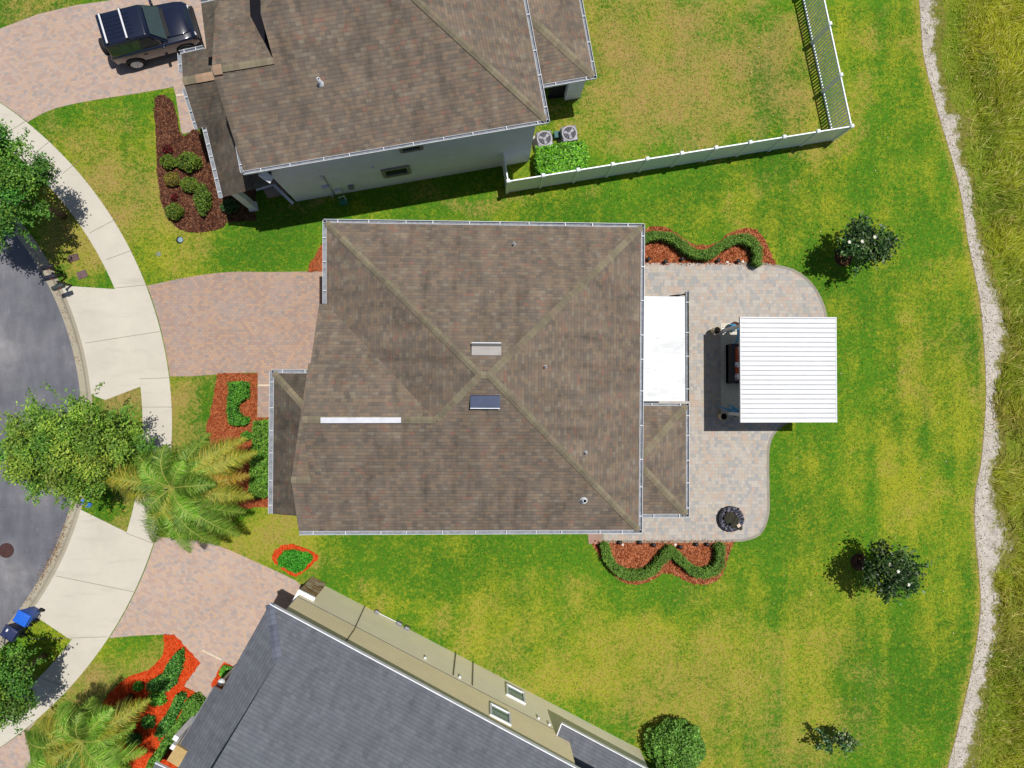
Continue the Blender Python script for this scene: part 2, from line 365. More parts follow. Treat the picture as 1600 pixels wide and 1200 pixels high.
path_px = crom(path_l, 4) + crom(path_r, 4)[::-1]
_p = []
for (x0_, y0_), (x1_, y1_) in zip(W2(path_px), W2(path_px[1:] + path_px[:1])):
    k_ = max(1, int(math.hypot(x1_ - x0_, y1_ - y0_) / .16)) if abs(y1_ - y0_) < 3 else 1
    for j_ in range(k_):
        u_, v_ = x0_ + (x1_ - x0_) * j_ / k_, y0_ + (y1_ - y0_) * j_ / k_; _p.append((u_, v_))
_h = len(_p) // 2
_nz = np.convolve(rng.normal(size=len(_p) + 6), np.ones(7) / 7, 'same')[3:-3] * .32 + np.convolve(rng.normal(size=len(_p) + 2), np.ones(3) / 3, 'same')[1:-1] * .05
path_w = [(x + float(_nz[i]) * (.12 if i < _h else 1), y) for i, (x, y) in enumerate(_p)]
driven_px = [(-120, 95), (-60, 72), (0, 45), (60, 22), (120, 8), (170, 1), (230, -14), (420, -60), (420, 120), (300, 143), (301, 150), (308, 204), (284, 210), (275, 150), (271, 136)] + crom([(271, 136), (215, 146), (150, 156), (100, 166), (70, 176), (45, 190)], 5)[1:]
_r = lambda a0, a1, n=10: [(x + 1.5, y) for x, y in ring(*SO, a0, a1, n)]
driven_px += _r(-51.3, -62, 10)
drivem_px = _r(-21.1, -7.2, 10) + [(300, 588), (360, 583), (403, 582), (402, 652), (470, 652), (470, 590), (560, 590), (560, 424), (505, 424)] + crom([(505, 424), (420, 425), (360, 425), (300, 432), (232, 446)], 5)[1:]
drives_px = _r(17.4, 33.3, 10) + [(215, 993), (258, 991), (272, 995), (313, 1035), (287, 1072), (345, 1100), (480, 1100), (520, 960), (462, 907), (440, 896), (400, 878)] + crom([(400, 878), (360, 860), (320, 846), (280, 842), (243, 838)], 5)[1:]
driveb_px = _r(49.5, 62, 10) + [(-60, 1300), (60, 1300), (50, 1200), (42, 1145)]
bedn_px = crom([(241, 160), (250, 149), (262, 152), (272, 165), (285, 212), (312, 205), (345, 285), (353, 340), (346, 356), (318, 363), (288, 361), (266, 345), (252, 315), (246, 270), (244, 215)], 5, True)
bedporch_px = [(335, 290), (400, 290), (400, 345), (352, 348)]
bedrn_px = crom([(1003, 362), (1018, 354), (1040, 355), (1060, 367), (1080, 380), (1098, 384), (1118, 380), (1140, 365), (1162, 357), (1182, 360), (1196, 376), (1206, 398), (1213, 414)], 5) + [(1003, 414)]
bedrs_px = [(922, 844), (1146, 844)] + crom([(1146, 846), (1137, 872), (1128, 898), (1112, 911), (1092, 913), (1068, 906), (1050, 897), (1036, 896), (1020, 906), (1000, 912), (978, 911), (955, 895), (938, 870), (926, 852)], 5)
bedfront_px = [(340, 583), (402, 583), (402, 652), (440, 652), (440, 792), (397, 792), (385, 795)] + crom([(385, 795), (372, 790), (350, 775), (335, 740), (330, 700), (322, 670), (332, 630), (340, 583)], 5)[1:]
bedsm_px = [(482, 424), (510, 424), (510, 380), (503, 382), (494, 398), (484, 412)]
bedisl_px = crom([(428, 862), (440, 852), (458, 851), (478, 857), (496, 866), (497, 873), (488, 882), (466, 899), (455, 899), (434, 884), (426, 874)], 5, True)
bedred_px = [(257, 991), (272, 991), (313, 1036), (287, 1072), (330, 1096), (300, 1170), (262, 1230), (215, 1210), (175, 1160)] + crom([(175, 1160), (160, 1130), (163, 1095), (185, 1070), (205, 1056), (232, 1046), (252, 1028), (257, 1010), (255, 991)], 5)[1:]
bedred2_px = [(350, 1033), (364, 1041), (372, 1055), (340, 1100), (330, 1070)]
patio_px = [(985, 411), (1150, 411), (1200, 413)] + crom([(1200, 413), (1240, 423), (1268, 445), (1285, 475), (1291, 505), (1291, 560)], 6) + [(1291, 655), (1240, 655)] + crom([(1240, 655), (1222, 664), (1207, 680), (1200, 705), (1200, 760), (1200, 800), (1192, 826), (1180, 838), (1160, 844)], 6)[1:] + [(1100, 846), (942, 846), (942, 800), (985, 800)]
apron1_px = ring(*KB, -25.8, -5.3, 14) + [(165, 625)] + ring(*SI, -6.5, -22.8, 12)
apron2_px = ring(*KB, 15.6, 36.4, 14) + [(110, 999)] + ring(*SI, 36.6, 17.3, 12)
walk_px = ring(*SI, -62, 62, 90) + ring(*SO, 62, -62, 90)
nhouse_px = [(455, 320), (830, 255), (840, 150), (900, 150), (905, 120), (880, -100), (420, -100), (345, 60), (330, 240)]
mhouse_px = [(430, 424), (548, 380), (960, 390), (960, 800), (520, 800), (430, 780), (450, 590)]
shouse_px = [(490, 905), (1005, 1172), (1040, 1300), (300, 1300), (300, 1120)]
flat_px = [driven_px, drivem_px, drives_px, driveb_px, bedn_px, bedrn_px, bedrs_px, bedfront_px, bedisl_px, bedred_px, patio_px, apron1_px, apron2_px, walk_px, nhouse_px, mhouse_px, shouse_px]
# ------------------------------------------------------------------ lawn colour
G0 = np.array(al(92, 146, 36)); G1 = np.array(al(78, 132, 34)); YL = np.array(al(178, 182, 52)); TN = np.array(al(188, 160, 98))
BL = [  # px, py, rx, ry, yellow, tan
 (1090, 60, 130, 110, .55, .75), (1010, 150, 80, 70, .25, .45), (1240, 120, 45, 110, .3, .45), (1120, 190, 120, 40, .2, .2), (960, 40, 50, 60, .3, .1), (1270, 180, 60, 60, .3, 0), (900, 180, 45, 40, .4, .2),
 (1450, 60, 70, 90, .45, .1), (1370, 60, 50, 60, .35, .1), (1460, 420, 60, 130, .5, .05), (1200, 370, 70, 50, .6, .05), (1250, 330, 50, 40, .35, .05), (1390, 330, 40, 30, .1, 0), (1470, 650, 80, 150, .65, .08), (1420, 780, 70, 90, .6, .08), (1500, 900, 40, 120, .5, 0), (1370, 500, 40, 60, .2, 0),
 (1210, 1050, 120, 90, .6, .35), (1300, 960, 80, 60, .5, .25), (1100, 1060, 120, 60, .55, .4), (960, 1010, 110, 60, .6, .3), (1060, 1120, 70, 50, .4, .5), (1120, 1180, 80, 50, .4, .3), (800, 960, 80, 40, .45, .1), (850, 1050, 80, 50, .55, .3), (700, 930, 60, 30, .2, 0), (1350, 1120, 80, 60, .3, .25), (1240, 1160, 50, 50, .4, .4), (930, 1080, 80, 30, .7, .35),
 (620, 950, 80, 22, .6, .1), (560, 915, 40, 20, .5, .1), (1010, 960, 60, 30, .5, .1), (1130, 700, 60, 90, -.1, 0), (1290, 720, 50, 60, .2, .05),
 (170, 210, 70, 50, .55, .2), (190, 290, 60, 50, .5, .6), (230, 240, 30, 60, .4, .2), (230, 350, 60, 40, .6, .35), (280, 400, 60, 25, .5, .1), (90, 190, 50, 25, .4, .1), (260, 430, 60, 14, .5, .1),
 (150, 370, 40, 60, .5, .65), (130, 425, 45, 25, .7, .25), (60, 10, 80, 30, .45, .35), (300, 650, 45, 80, .6, .7), (180, 790, 45, 35, .5, .5), (210, 620, 30, 30, .1, 1.0), (400, 830, 60, 30, .75, .3), (440, 870, 50, 40, .5, .2), (440, 810, 40, 40, .75, .15),
 (210, 1030, 60, 40, .6, .3), (140, 1080, 40, 40, .5, .7), (90, 1020, 40, 30, .7, 0), (130, 1130, 80, 50, .55, .4), (880, 280, 40, 20, .3, .1), (560, 320, 200, 25, -.1, .0), (660, 290, 160, 12, .1, .4), (500, 320, 60, 10, 0, .5),
 (1350, 250, 90, 60, .1, 0), (1420, 1000, 50, 90, -.1, 0), (1260, 620, 40, 60, -.1, 0)]
_B = [(P(a, b).x, P(a, b).y, c / 33.1, d / 33.1, e, f) for a, b, c, d, e, f in BL]
_pl = np.array([tuple(P(a, b)[:2]) for a, b in crom(path_l, 4)])[::-1]; PLx, PLy = _pl[:, 0], _pl[:, 1]
def lawnmask(x, y):
    wx = x + (fbm(x, y, 3.2) - .5) * 5; wy = y + (fbm(y + 40, x, 3.2) - .5) * 5
    ye = np.full(x.shape, .06); ta = np.zeros(x.shape)
    for bx, by, rx, ry, e, f in _B:
        g = np.exp(-.8 * (((wx - bx) / rx) ** 2 + ((wy - by) / ry) ** 2)); ye = ye + .8 * e * g; ta = ta + f * g
    n1 = fbm(x, y, 2.4); n2 = fbm(x + 9, y + 3, .9, 3); n3 = fbm(x * 3.4 + .4 * np.sin(y * .25), y * .4, 2.2, 3)
    ye = np.clip(ye + (n1 - .5) * 1.0 + (n2 - .5) * .7 + (n3 - .5) * (.6 + .45 * (x > 12)), 0, 1); ta = np.clip(ta + (n2 - .5) * 1.1 * (ta > .05) - .08, 0, 1)
    dl = np.interp(y, PLy, PLx) - x; ed_ = np.exp(-(dl / .22) ** 2); ye = np.clip(ye + ed_ * .9, 0, 1); ta = np.clip(ta * (.85 - .4 * (y < -6) * (x > 0)) + ed_ * .45, 0, 1)
    gm = np.clip((fbm(x + 30, y, 3.5) - .35) * 3, 0, 1); return ye, ta, gm
def lawncol(x, y, jit=.0):
    ye, ta, gm = lawnmask(x, y); N = len(x)
    ye = np.clip(ye * .9 + rng.normal(0, .28, N) + (fbm(x, y, .35, 2) - .5) * 1.2, 0, 1)[:, None]; ta = np.clip(ta * .8 + rng.normal(0, .22, N) * (ta > .04) + (fbm(x + 5, y, .3, 2) - .5) * (ta > .04), 0, 1)[:, None]; gm = gm[:, None]
    c = G0 * (1 - gm) + G1 * gm; c = c * (1 - ye) + YL * ye; return c * (1 - ta) + TN * ta
_kp = np.array([tuple(P(a, b)[:2]) for a, b in ring(*KB, -36, 36, 30)]); _ks = np.linalg.lstsq(np.c_[2 * _kp, np.ones(30)], (_kp ** 2).sum(1), rcond=None)[0]
kc = Vector((_ks[0], _ks[1], 0)); kr = float((_ks[2] + _ks[0] ** 2 + _ks[1] ** 2) ** .5)
def kbx(y):   # world x of the kerb's back edge at world y
    c = kc; r = kr
    return np.where(np.abs(y - c.y) < r, c.x + np.sqrt(np.maximum(r * r - (y - c.y) ** 2, 0)), -34.)
ys = np.concatenate([np.linspace(-90, -21, 14), np.arange(-20.5, 21.1, .25), np.linspace(22, 90, 14)])
ts = np.concatenate([np.arange(-34, 27, .26), np.linspace(28, 160, 14)])
X = np.maximum(ts[None, :], kbx(ys)[:, None]); Y = np.repeat(ys[:, None], len(ts), 1); nr, nc = X.shape
me = bpy.data.meshes.new('lawn'); idx = np.arange(nr * nc).reshape(nr, nc)
q = np.stack([idx[:-1, :-1], idx[:-1, 1:], idx[1:, 1:], idx[1:, :-1]], -1).reshape(-1, 4)
me.from_pydata(np.stack([X.ravel(), Y.ravel(), np.zeros(nr * nc)], 1).tolist(), [], q.tolist())
at = me.attributes.new('Col', 'FLOAT_COLOR', 'POINT'); c4 = np.ones((nr * nc, 4), np.float32); c4[:, :3] = np.stack(lawnmask(X.ravel(), Y.ravel()), 1); at.data.foreach_set('color', c4.ravel())
t = NT('lawn_ground', 1, .05); a = t.n('Attribute', attribute_name='Col'); sp = t.n('SeparateColor'); t.set(sp.inputs[0], a.outputs[0])
na, nb, nc2 = t.noise(3.2, None, 5, .72), t.noise(7, t.coord('Object', (1, 1, 2)), 5, .75), t.noise(28, None, 3, .7)
jj = lambda m_, n_, k_, g_: t.math('ADD', m_, t.math('MULTIPLY', t.math('SUBTRACT', n_, .5), t.math('MULTIPLY', g_, k_)))
clampm = lambda v: t.math('MINIMUM', t.math('MAXIMUM', v, 0.), 1.)
ye = clampm(jj(jj(sp.outputs[0], na, 2.0, 1.), nb, 3.0, 1.)); tg = t.math('MINIMUM', t.math('MULTIPLY', sp.outputs[1], 6.), 1.)
ta = clampm(jj(jj(sp.outputs[1], nb, 2.6, tg), na, 1.4, tg))
c = t.mix(sp.outputs[2], tuple(G0), tuple(G1)); c = t.mix(ye, c, tuple(YL)); c = t.mix(ta, c, tuple(TN)); c = t.vary(c, .7, 1.28, 26, None, 4)
c = t.mix(t.rng(t.noise(11, t.coord('Object', (1, 1, 3)), 4), .58, .75, 0, .5), c, al(58, 84, 26)); t.col(c)
t.bump(nc2, .8, .05); me.materials.append(t.m); me.update()
lawn = setp(bpy.data.objects.new('lawn', me), 'green lawn with yellowed and dry patches around the houses', 'lawn', kind='structure'); scene.collection.objects.link(lawn)
# ground, road, kerb
def sheet(name, poly_w, z0, z1, mat, label, cat, kind='structure'):
    m = MB(); m.prism(poly_w, z0, z1); o = m.build(name, mat); return setp(o, label, cat, kind=kind)
g = MB(); g.face([(-500, -500, -.2), (500, -500, -.2), (500, 500, -.2), (-500, 500, -.2)])
setp(g.build('ground', plain('far_ground', al(96, 110, 50), 1, .05, .3, .05)), 'green ground reaching beyond the yards', 'ground', kind='structure')
m = MB(); n = 180; circ = lambda r, z: [(kc.x + r * math.cos(2 * math.pi * i / n), kc.y + r * math.sin(2 * math.pi * i / n), z) for i in range(n)]
m.face(circ(kr - .4, -.128)); setp(m.build('road', M['asphalt']), 'grey asphalt cul-de-sac with worn lighter patches', 'road', kind='structure')
m = MB(); pr = [(kr - .56, -.122), (kr - .3, -.13), (kr - .2, -.06), (kr - .15, -.005), (kr - .02, .012), (kr + .03, .014), (kr + .03, -.15)]
for i in range(len(pr) - 1):
    A, B = circ(*pr[i]), circ(*pr[i + 1])
    for k in range(n): m.face([A[k], A[(k + 1) % n], B[(k + 1) % n], B[k]])
setp(m.build('kerb', M['gutter_con']), 'curved concrete kerb and gutter around the cul-de-sac', 'kerb', kind='structure')
m = MB()
for a in (-43, -28, -12, 4, 20.5, 33.5):
    for r0, r1 in ((kr - .55, kr + .02),):
        d = Vector((math.cos(R(-a)), math.sin(R(-a)), 0)); m.beam(kc + d * (r0 + .02) + Vector((0, 0, -.126)), kc + d * (r0 + .22) + Vector((0, 0, -.13)), .02, .012)
setp(m.build('kerb_joints', M['joint_brown']), 'narrow brown joints across the concrete gutter', 'joint', kind='structure')
pw = lambda px: [tuple(v[:2]) for v in W2(px)]
sheet('sidewalk', pw(walk_px), -.1, CON_Z, M['concrete'], 'curved pale concrete sidewalk around the cul-de-sac', 'sidewalk')
m = MB(); m.prism(pw(apron1_px), -.1, CON_Z - .003); m.prism(pw(apron2_px), -.1, CON_Z - .003)
setp(m.build('driveway_apron', M['concrete']), 'pale concrete driveway aprons between kerb and sidewalk', 'apron', kind='structure')
m = MB()
for a in [(0, 215, 43, 187), (50, 243, 80, 219), (97, 272, 124, 250), (140, 364, 182, 342), (165, 406, 206, 391), (180, 450, 229, 445), (133, 536, 250, 518), (218, 592, 267, 590), (222, 636, 270, 636), (197, 833, 240, 849), (88, 900, 210, 925), (42, 999, 168, 995), (60, 1058, 112, 1076)]:
    x0, y0, x1, y1 = a; m.beam(P(x0, y0, CON_Z + .001), P(x1, y1, CON_Z + .001), .022, .004)
setp(m.build('sidewalk_joints', M['joint']), 'thin dark joints scored across the concrete', 'joint', kind='structure')
sheet('driveway_north', pw(driven_px), -.05, DRV_Z, M['paver_n'], 'pinkish paver driveway under the black car', 'driveway')
sheet('driveway_middle', pw(drivem_px), -.05, DRV_Z, M['paver_m'], 'orange and grey paver driveway of the middle house', 'driveway')
sheet('driveway_south', pw(drives_px), -.05, DRV_Z, M['paver_s'], 'pale pink paver driveway of the grey-roofed house', 'driveway')
sheet('driveway_corner', pw(driveb_px), -.05, DRV_Z, M['paver_s'], 'pink paver driveway at the lower left corner', 'driveway')
sheet('patio', pw(patio_px), -.05, PAT_Z, M['paver_patio'], 'multicoloured grey and tan paver patio behind the middle house', 'patio')
t = M['paver_patio']
m = MB(); pb = pw(patio_px)
for i in range(len(pb) - 1):
    a, b = Vector((*pb[i], PAT_Z + .003)), Vector((*pb[i + 1], PAT_Z + .003))
    if (b - a).length > .05 and 3 < i + 3: m.beam(a, b, .12, .01, off=(0, 0))
setp(m.build('patio_border', M['trim']), 'narrow pale border course around the patio', 'border', kind='structure')
m = MB(); m.prism(pw([(918, 829), (941, 829), (941, 850), (920, 850)]), -.05, .02); setp(m.build('side_step', plain('pinkish_slab', al(186, 152, 138), .9)), 'small pinkish slab beside the patio strip', 'slab', kind='structure')
m = MB()
for a in ((275, 149, 293, 147), (403, 602, 424, 602), (316, 1016, 346, 1031)): m.beam(P(a[0], a[1], DRV_Z + .003), P(a[2], a[3], DRV_Z + .003), .08, .006)
setp(m.build('walkway_lines', plain('pale_line', al(235, 215, 190), .9)), 'pale dividing lines where walkways leave the driveways', 'line', kind='structure')
def rag(poly, a=.022, st=.14):
    o = []
    for (x0, y0), (x1, y1) in zip(poly, poly[1:] + poly[:1]):
        k = max(1, int(math.hypot(x1 - x0, y1 - y0) / st))
        o += [(x0 + (x1 - x0) * j / k + rng.normal() * a, y0 + (y1 - y0) * j / k + rng.normal() * a) for j in range(k)]
    return o
def bed(name, px, mat, label, z=BED_Z): return sheet(name, rag(pw(px)), -.05, z, mat, label, 'mulch bed')
bed('mulch_bed_north', bedn_px, M['mulch_brown'], 'dark brown mulch bed in front of the top house')
bed('porch_bed', bedporch_px, M['mulch_brown'], 'shaded dark bed beside the top house porch', .012)
bed('mulch_bed_rear_north', bedrn_px, M['mulch_orange'], 'orange mulch bed with wavy edge north of the patio', .018)
bed('mulch_bed_rear_south', bedrs_px, M['mulch_orange'], 'orange mulch bed with scalloped edge south of the patio', .018)
bed('mulch_bed_front', bedfront_px, M['mulch_front'], 'rust mulch bed in front of the middle house', .018)
bed('mulch_patch', bedsm_px, M['mulch_front'], 'small rust mulch wedge at the middle house corner')
bed('mulch_island', bedisl_px, M['mulch_red'], 'bright red mulch ring around the small hedge island')
bed('mulch_bed_red', bedred_px, M['mulch_red'], 'bright red mulch bed in front of the grey-roofed house')
bed('mulch_patch_red', bedred2_px, M['mulch_red'], 'red mulch patch beside the grey-roofed house entry')
M['sand'] = NT('pale_gravel', 1, .1); t = M['sand']; vo = t.n('TexVoronoi'); vo.inputs['Scale'].default_value = 14; t.set(vo.inputs['Vector'], t.coord())
c = t.ramp(vo.outputs['Color'], [(.1, al(204, 190, 172)), (.5, al(222, 210, 194)), (.9, al(236, 227, 214))]); c = t.vary(c, .75, 1.15, 5, None, 5)
c = t.mix(t.rng(t.noise(2.2, None, 6, .75), .56, .7, 0, .8), c, al(118, 104, 90)); t.col(c); t.bump(vo.outputs['Distance'], .6, .03); M['sand'] = t.m
t = NT('marsh_soil', 1, .05); c = t.ramp(t.noise(.5, None, 6, .7), [(.3, al(92, 108, 34)), (.45, al(124, 144, 44)), (.6, al(142, 148, 54)), (.72, al(158, 140, 92)), (.82, al(190, 176, 152))]); c = t.vary(c, .7, 1.3, 9); t.col(c); t.bump(t.noise(8, None, 5), 1, .1); M['marsh'] = t.m
marsh_px = path_px[:0] + [((a[0] + b[0]) / 2, (a[1] + b[1]) / 2) for a, b in zip(crom(path_l, 4), crom(path_l, 4)[1:])]
mw = [tuple(P(x + 8, y)[:2]) for x, y in marsh_px]; mw = [(mw[0][0], 120)] + mw + [(mw[-1][0], -120), (170, -120), (170, 120)]
sheet('marsh_ground', mw, -.1, .003, M['marsh'], 'rough wild ground with brown soil beyond the sand path', 'ground')
_L, _Rr = np.array(W2(crom(path_l, 4)))[::-1], np.array(W2(crom(path_r, 4)))[::-1]
yy = np.arange(-21, 21, .1); xl = np.interp(yy, _L[:, 1], _L[:, 0]); xr = np.interp(yy, _Rr[:, 1], _Rr[:, 0]) + .35; us = np.linspace(-.04, 1, 12)
vv = np.stack([(xl[:, None] + (xr - xl)[:, None] * us[None, :]).ravel(), np.repeat(yy, 12), np.full(len(yy) * 12, PATH_Z)], 1); ii = np.arange(len(yy) * 12).reshape(-1, 12)
me = bpy.data.meshes.new('sand_path'); me.from_pydata(vv.tolist(), [], np.stack([ii[:-1, :-1], ii[:-1, 1:], ii[1:, 1:], ii[1:, :-1]], -1).reshape(-1, 4).tolist())
at = me.attributes.new('u', 'FLOAT', 'POINT'); at.data.foreach_set('value', np.tile(us, len(yy)).astype(np.float32))
t = NT('sand_trail', 1, .08); u_ = t.n('Attribute', attribute_name='u').outputs[2]; vo = t.n('TexVoronoi'); vo.inputs['Scale'].default_value = 17; t.set(vo.inputs['Vector'], t.coord())
c = t.ramp(vo.outputs['Color'], [(.1, al(196, 184, 170)), (.5, al(212, 201, 188)), (.9, al(228, 219, 208))]); c = t.mix(t.rng(t.noise(1.6, None, 7, .75), .5, .7, 0, .8), c, al(158, 148, 140)); c = t.mix(t.rng(t.noise(6, None, 5, .8), .58, .68, 0, .75), c, al(108, 94, 78))
f = t.math('ADD', u_, t.math('ADD', t.math('MULTIPLY', t.math('SUBTRACT', t.noise(1.3, None, 3, .6), .5), 1.3), t.math('MULTIPLY', t.math('SUBTRACT', t.noise(9, None, 4, .8), .5), 1.1)))
g_ = t.ramp(t.noise(4, None, 5, .7), [(.35, al(104, 108, 44)), (.55, al(136, 134, 60)), (.72, al(150, 124, 90))]); c = t.mix(t.rng(f, .42, .66, 0, 1), c, g_); c = t.mix(t.rng(t.math('ADD', u_, t.math('MULTIPLY', t.noise(7, None, 3), .12)), .02, .07, .75, 0), c, al(120, 92, 56)); t.col(c); t.bump(vo.outputs['Distance'], .5, .03)
me.materials.append(t.m); me.update(); o = bpy.data.objects.new('sand_path', me); scene.collection.objects.link(o); setp(o, 'thin pale sandy trail winding down the right side', 'path', kind='structure')
# ------------------------------------------------------------------ houses
ZE = 5.6
def gutter(parent, a, b, side, n_hang=None, wd=.13, mat=None, name='gutter'):
    """open trough along a->b, lying on the given side (+1 = right of a->b)"""
    a, b = Vector(a), Vector(b); L = (b - a).length; m = MB()
    m.beam(a, b, wd, .012, 1, (side * wd / 2, -.095)); m.beam(a, b, .014, .12, 0, (side * (wd + .007), -.04)); m.beam(a, b, .01, .1, 0, (side * .006, -.045))
    o = bld(m, name, [mat or M['white'], M['gutter_in']], parent)
    k = n_hang or max(2, int(L / 1.15)); d = (b - a) / L
    for i in range(k):
        h = MB(); p = a + d * (L * min(.97, max(.03, (i + .5) / k + random.uniform(-.15, .15) / k))); h.beam(p - d * .014, p + d * .014, wd - .01, .02, 0, (side * wd / 2, .012)); bld(h, 'gutter_hanger', M['white'], o)
    return o
def caps(parent, segs, mat=None, w=.3):
    for a, b in segs:
        a, b = Vector(a), Vector(b); m = MB(); d = (b - a).normalized(); s = d.cross(Vector((0, 0, 1))).normalized(); up = s.cross(d); n = max(2, int((b - a).length / .2))
        L = (b - a).length; k = (w / 2) * .42
        A = [a + up * .035 + Vector((0, 0, .01)), b + up * .035 + Vector((0, 0, .01))]
        for sg in (-1, 1):
            pts = [A[0], A[1], A[1] + s * sg * w / 2 - up * k, A[0] + s * sg * w / 2 - up * k]
            m.add(pts if sg < 0 else pts, [(0, 1, 2, 3)], 0, [[(0, 0), (0, L), (w / 2, L), (w / 2, 0)]])
        bld(m, 'ridge_cap', mat or M['cap'], parent)
def window(parent, wall_o, c, along, nrm, w, h, glass=None, frame=None, fw=.12):
    """window centred at c on a wall with direction along and outward normal nrm"""
    c, u, nn = Vector(c), Vector(along).normalized(), Vector(nrm).normalized(); z = Vector((0, 0, 1)); m = MB()
    for s in (-1, 1): m.beam(c + u * s * (w / 2 + fw / 2) + nn * .02 - z * (h / 2 + fw), c + u * s * (w / 2 + fw / 2) + nn * .02 + z * (h / 2 + fw), fw, .1) if False else m.add(*obox(c + u * s * (w / 2 + fw / 2) + nn * .02, u, nn, fw, .1, h + 2 * fw))
    for s in (-1, 1): m.add(*obox(c + z * s * (h / 2 + fw / 2) + nn * .025, u, nn, w + (.1 if s < 0 else 0), .13 if s < 0 else .1, fw))
    o = bld(m, 'window', frame or M['trim'], parent)
    g = MB(); g.add(*obox(c + nn * .005, u, nn, w, .03, h)); bld(g, 'pane', glass or M['glass'], o)
    return o
def obox(c, u, v, a, b, h):
    vs = []
    for z in (-h / 2, h / 2):
        for x, y in ((-1, -1), (1, -1), (1, 1), (-1, 1)): vs.append(c + u * x * a / 2 + v * y * b / 2 + Vector((0, 0, z)))
    return vs, [(0, 3, 2, 1), (4, 5, 6, 7), (0, 1, 5, 4), (1, 2, 6, 5), (2, 3, 7, 6), (3, 0, 4, 7)]
def soffit(parent, pts, z, th=.16, mat=None):
    m = MB(); m.prism([tuple(p[:2]) for p in pts], z - th, z - .004); return bld(m, 'soffit', mat or M['fascia'], parent)
def vent_pipe(parent, px, py, pl, r=.036, h=.32, mat=None):
    p = hit(px, py, pl); m = MB(); m.lathe(p, [(r * 2.2, -.05), (r * 1.7, .03), (r * 1.1, .09), (r, .1), (r, h), (r * .8, h), (r * .8, h - .1)], 12)
    return bld(m, 'vent_pipe', mat or M['white'], parent, smooth=True)
SL = .56
# ---- middle house
mh = root('brown_roof_house', 'two-storey house in the centre with brown hipped shingle roof and white gutters', 'house', P(755, 590, 0))
NW, NE, SE, SW = P(510, 348, ZE), P(1002, 355, ZE), P(998, 828, ZE), P(467, 830, ZE); cen = P(755, 590, ZE)
pN, pE, pS = eplane(NW, NE, SL, cen), eplane(NE, SE, SL, cen), eplane(SE, SW, SL, cen)
eS = (SE - SW).normalized(); W_b = P(510, 475, ZE); pW = eplane(NW, W_b, SL, cen)
G0p = P(499, 475, ZE); pgN = eplane(G0p, G0p + eS, SL, cen); prk = vplane(G0p, (-eS.y, eS.x))
A1, A2 = solve(pN, pE, pS), solve(pN, pW, pS)
if A1.x < A2.x: A1 = A2 = (A1 + A2) / 2
V0 = solve(pW, pgN, hplane(ZE)); R2 = solve(pS, pgN, pW); PK = solve(pS, pgN, prk)
sgp = hit(459, 750, pS); psgN = eplane(sgp, sgp + eS, -SL, sgp + Vector((0, 5, 0))); psgN = (psgN[0], psgN[0].dot(sgp)); prk2 = vplane(SW, (-eS.y, eS.x))
SGP, SGE = solve(pS, psgN, prk2), solve(pS, psgN, prk); zl = 4.3
s1, s2 = solve(psgN, prk2, hplane(zl)), solve(psgN, prk, hplane(zl))
m = MB(); m.roof([NW, NE, A1, A2] if A1 != A2 else [NW, NE, A1], NE - NW); m.roof([NE, SE, A1], SE - NE)
m.roof([SE, SW, SGP, SGE, PK, R2, A2, A1] if A1 != A2 else [SE, SW, SGP, SGE, PK, R2, A2], SE - SW)
m.roof([NW, V0, R2, A2], NW - V0); m.roof([V0, G0p, PK, R2], eS)
m.roof([SGP, SGE, s2, s1], eS)
rf = bld(m, 'roof', M['shingle'], mh)
caps(rf, [(NW, A2), (NE, A1), (SE, A1), (R2, A2), (PK, R2), (SGP, SGE)] + ([(A2, A1)] if A1 != A2 else []), w=.25)
soffit(mh, [NW, NE, SE, SE.lerp(SW, .99) , P(500, 829, ZE), P(505, 475, ZE), V0], ZE, .2)
def rakeb(par, a, b, th=.22, mt='fascia'): m = MB(); m.add([a, b, b - Vector((0, 0, th)), a - Vector((0, 0, th))], [(0, 1, 2, 3)]); bld(m, 'rake_board', M[mt], par)
for a, b in ((SW, SGP), (SGP, s1), (G0p, PK), (PK, SGE)): rakeb(mh, a + Vector((-.004, 0, 0)), b + Vector((-.004, 0, 0)))
ins = .35; wz = ZE - .2
wl = [NW + Vector((.45, -.45, 0)), NE + Vector((-.45, -.45, 0)), SE + Vector((-.45, .45, 0)), SW + Vector((1.15, .45, 0)), Vector((SW.x + 1.15, V0.y - .3, 0)), Vector((NW.x + .45, V0.y - .3, 0))]
m = MB(); m.prism([tuple(p[:2]) for p in wl], 0, wz - .01)
wx = G0p.x + .3
m.add([(wx, V0.y - .2, ZE - .3), (wx, PK.y, PK.z - .12), (wx, SW.y + .5, ZE - .3)], [(0, 1, 2)])
mw_ = bld(m, 'wall', M['wall_m'], mh)
gt = .0
gutter(mh, NW + Vector((-.12, .0, 0)), NE + Vector((.12, 0, 0)), -1); gutter(mh, NE + Vector((0, .1, 0)), SE + Vector((0, -.1, 0)), -1); gutter(mh, SE + Vector((.12, 0, 0)), SW, -1)
gutter(mh, V0 + Vector((0, .02, 0)), NW + Vector((0, .1, 0)), -1, 3)
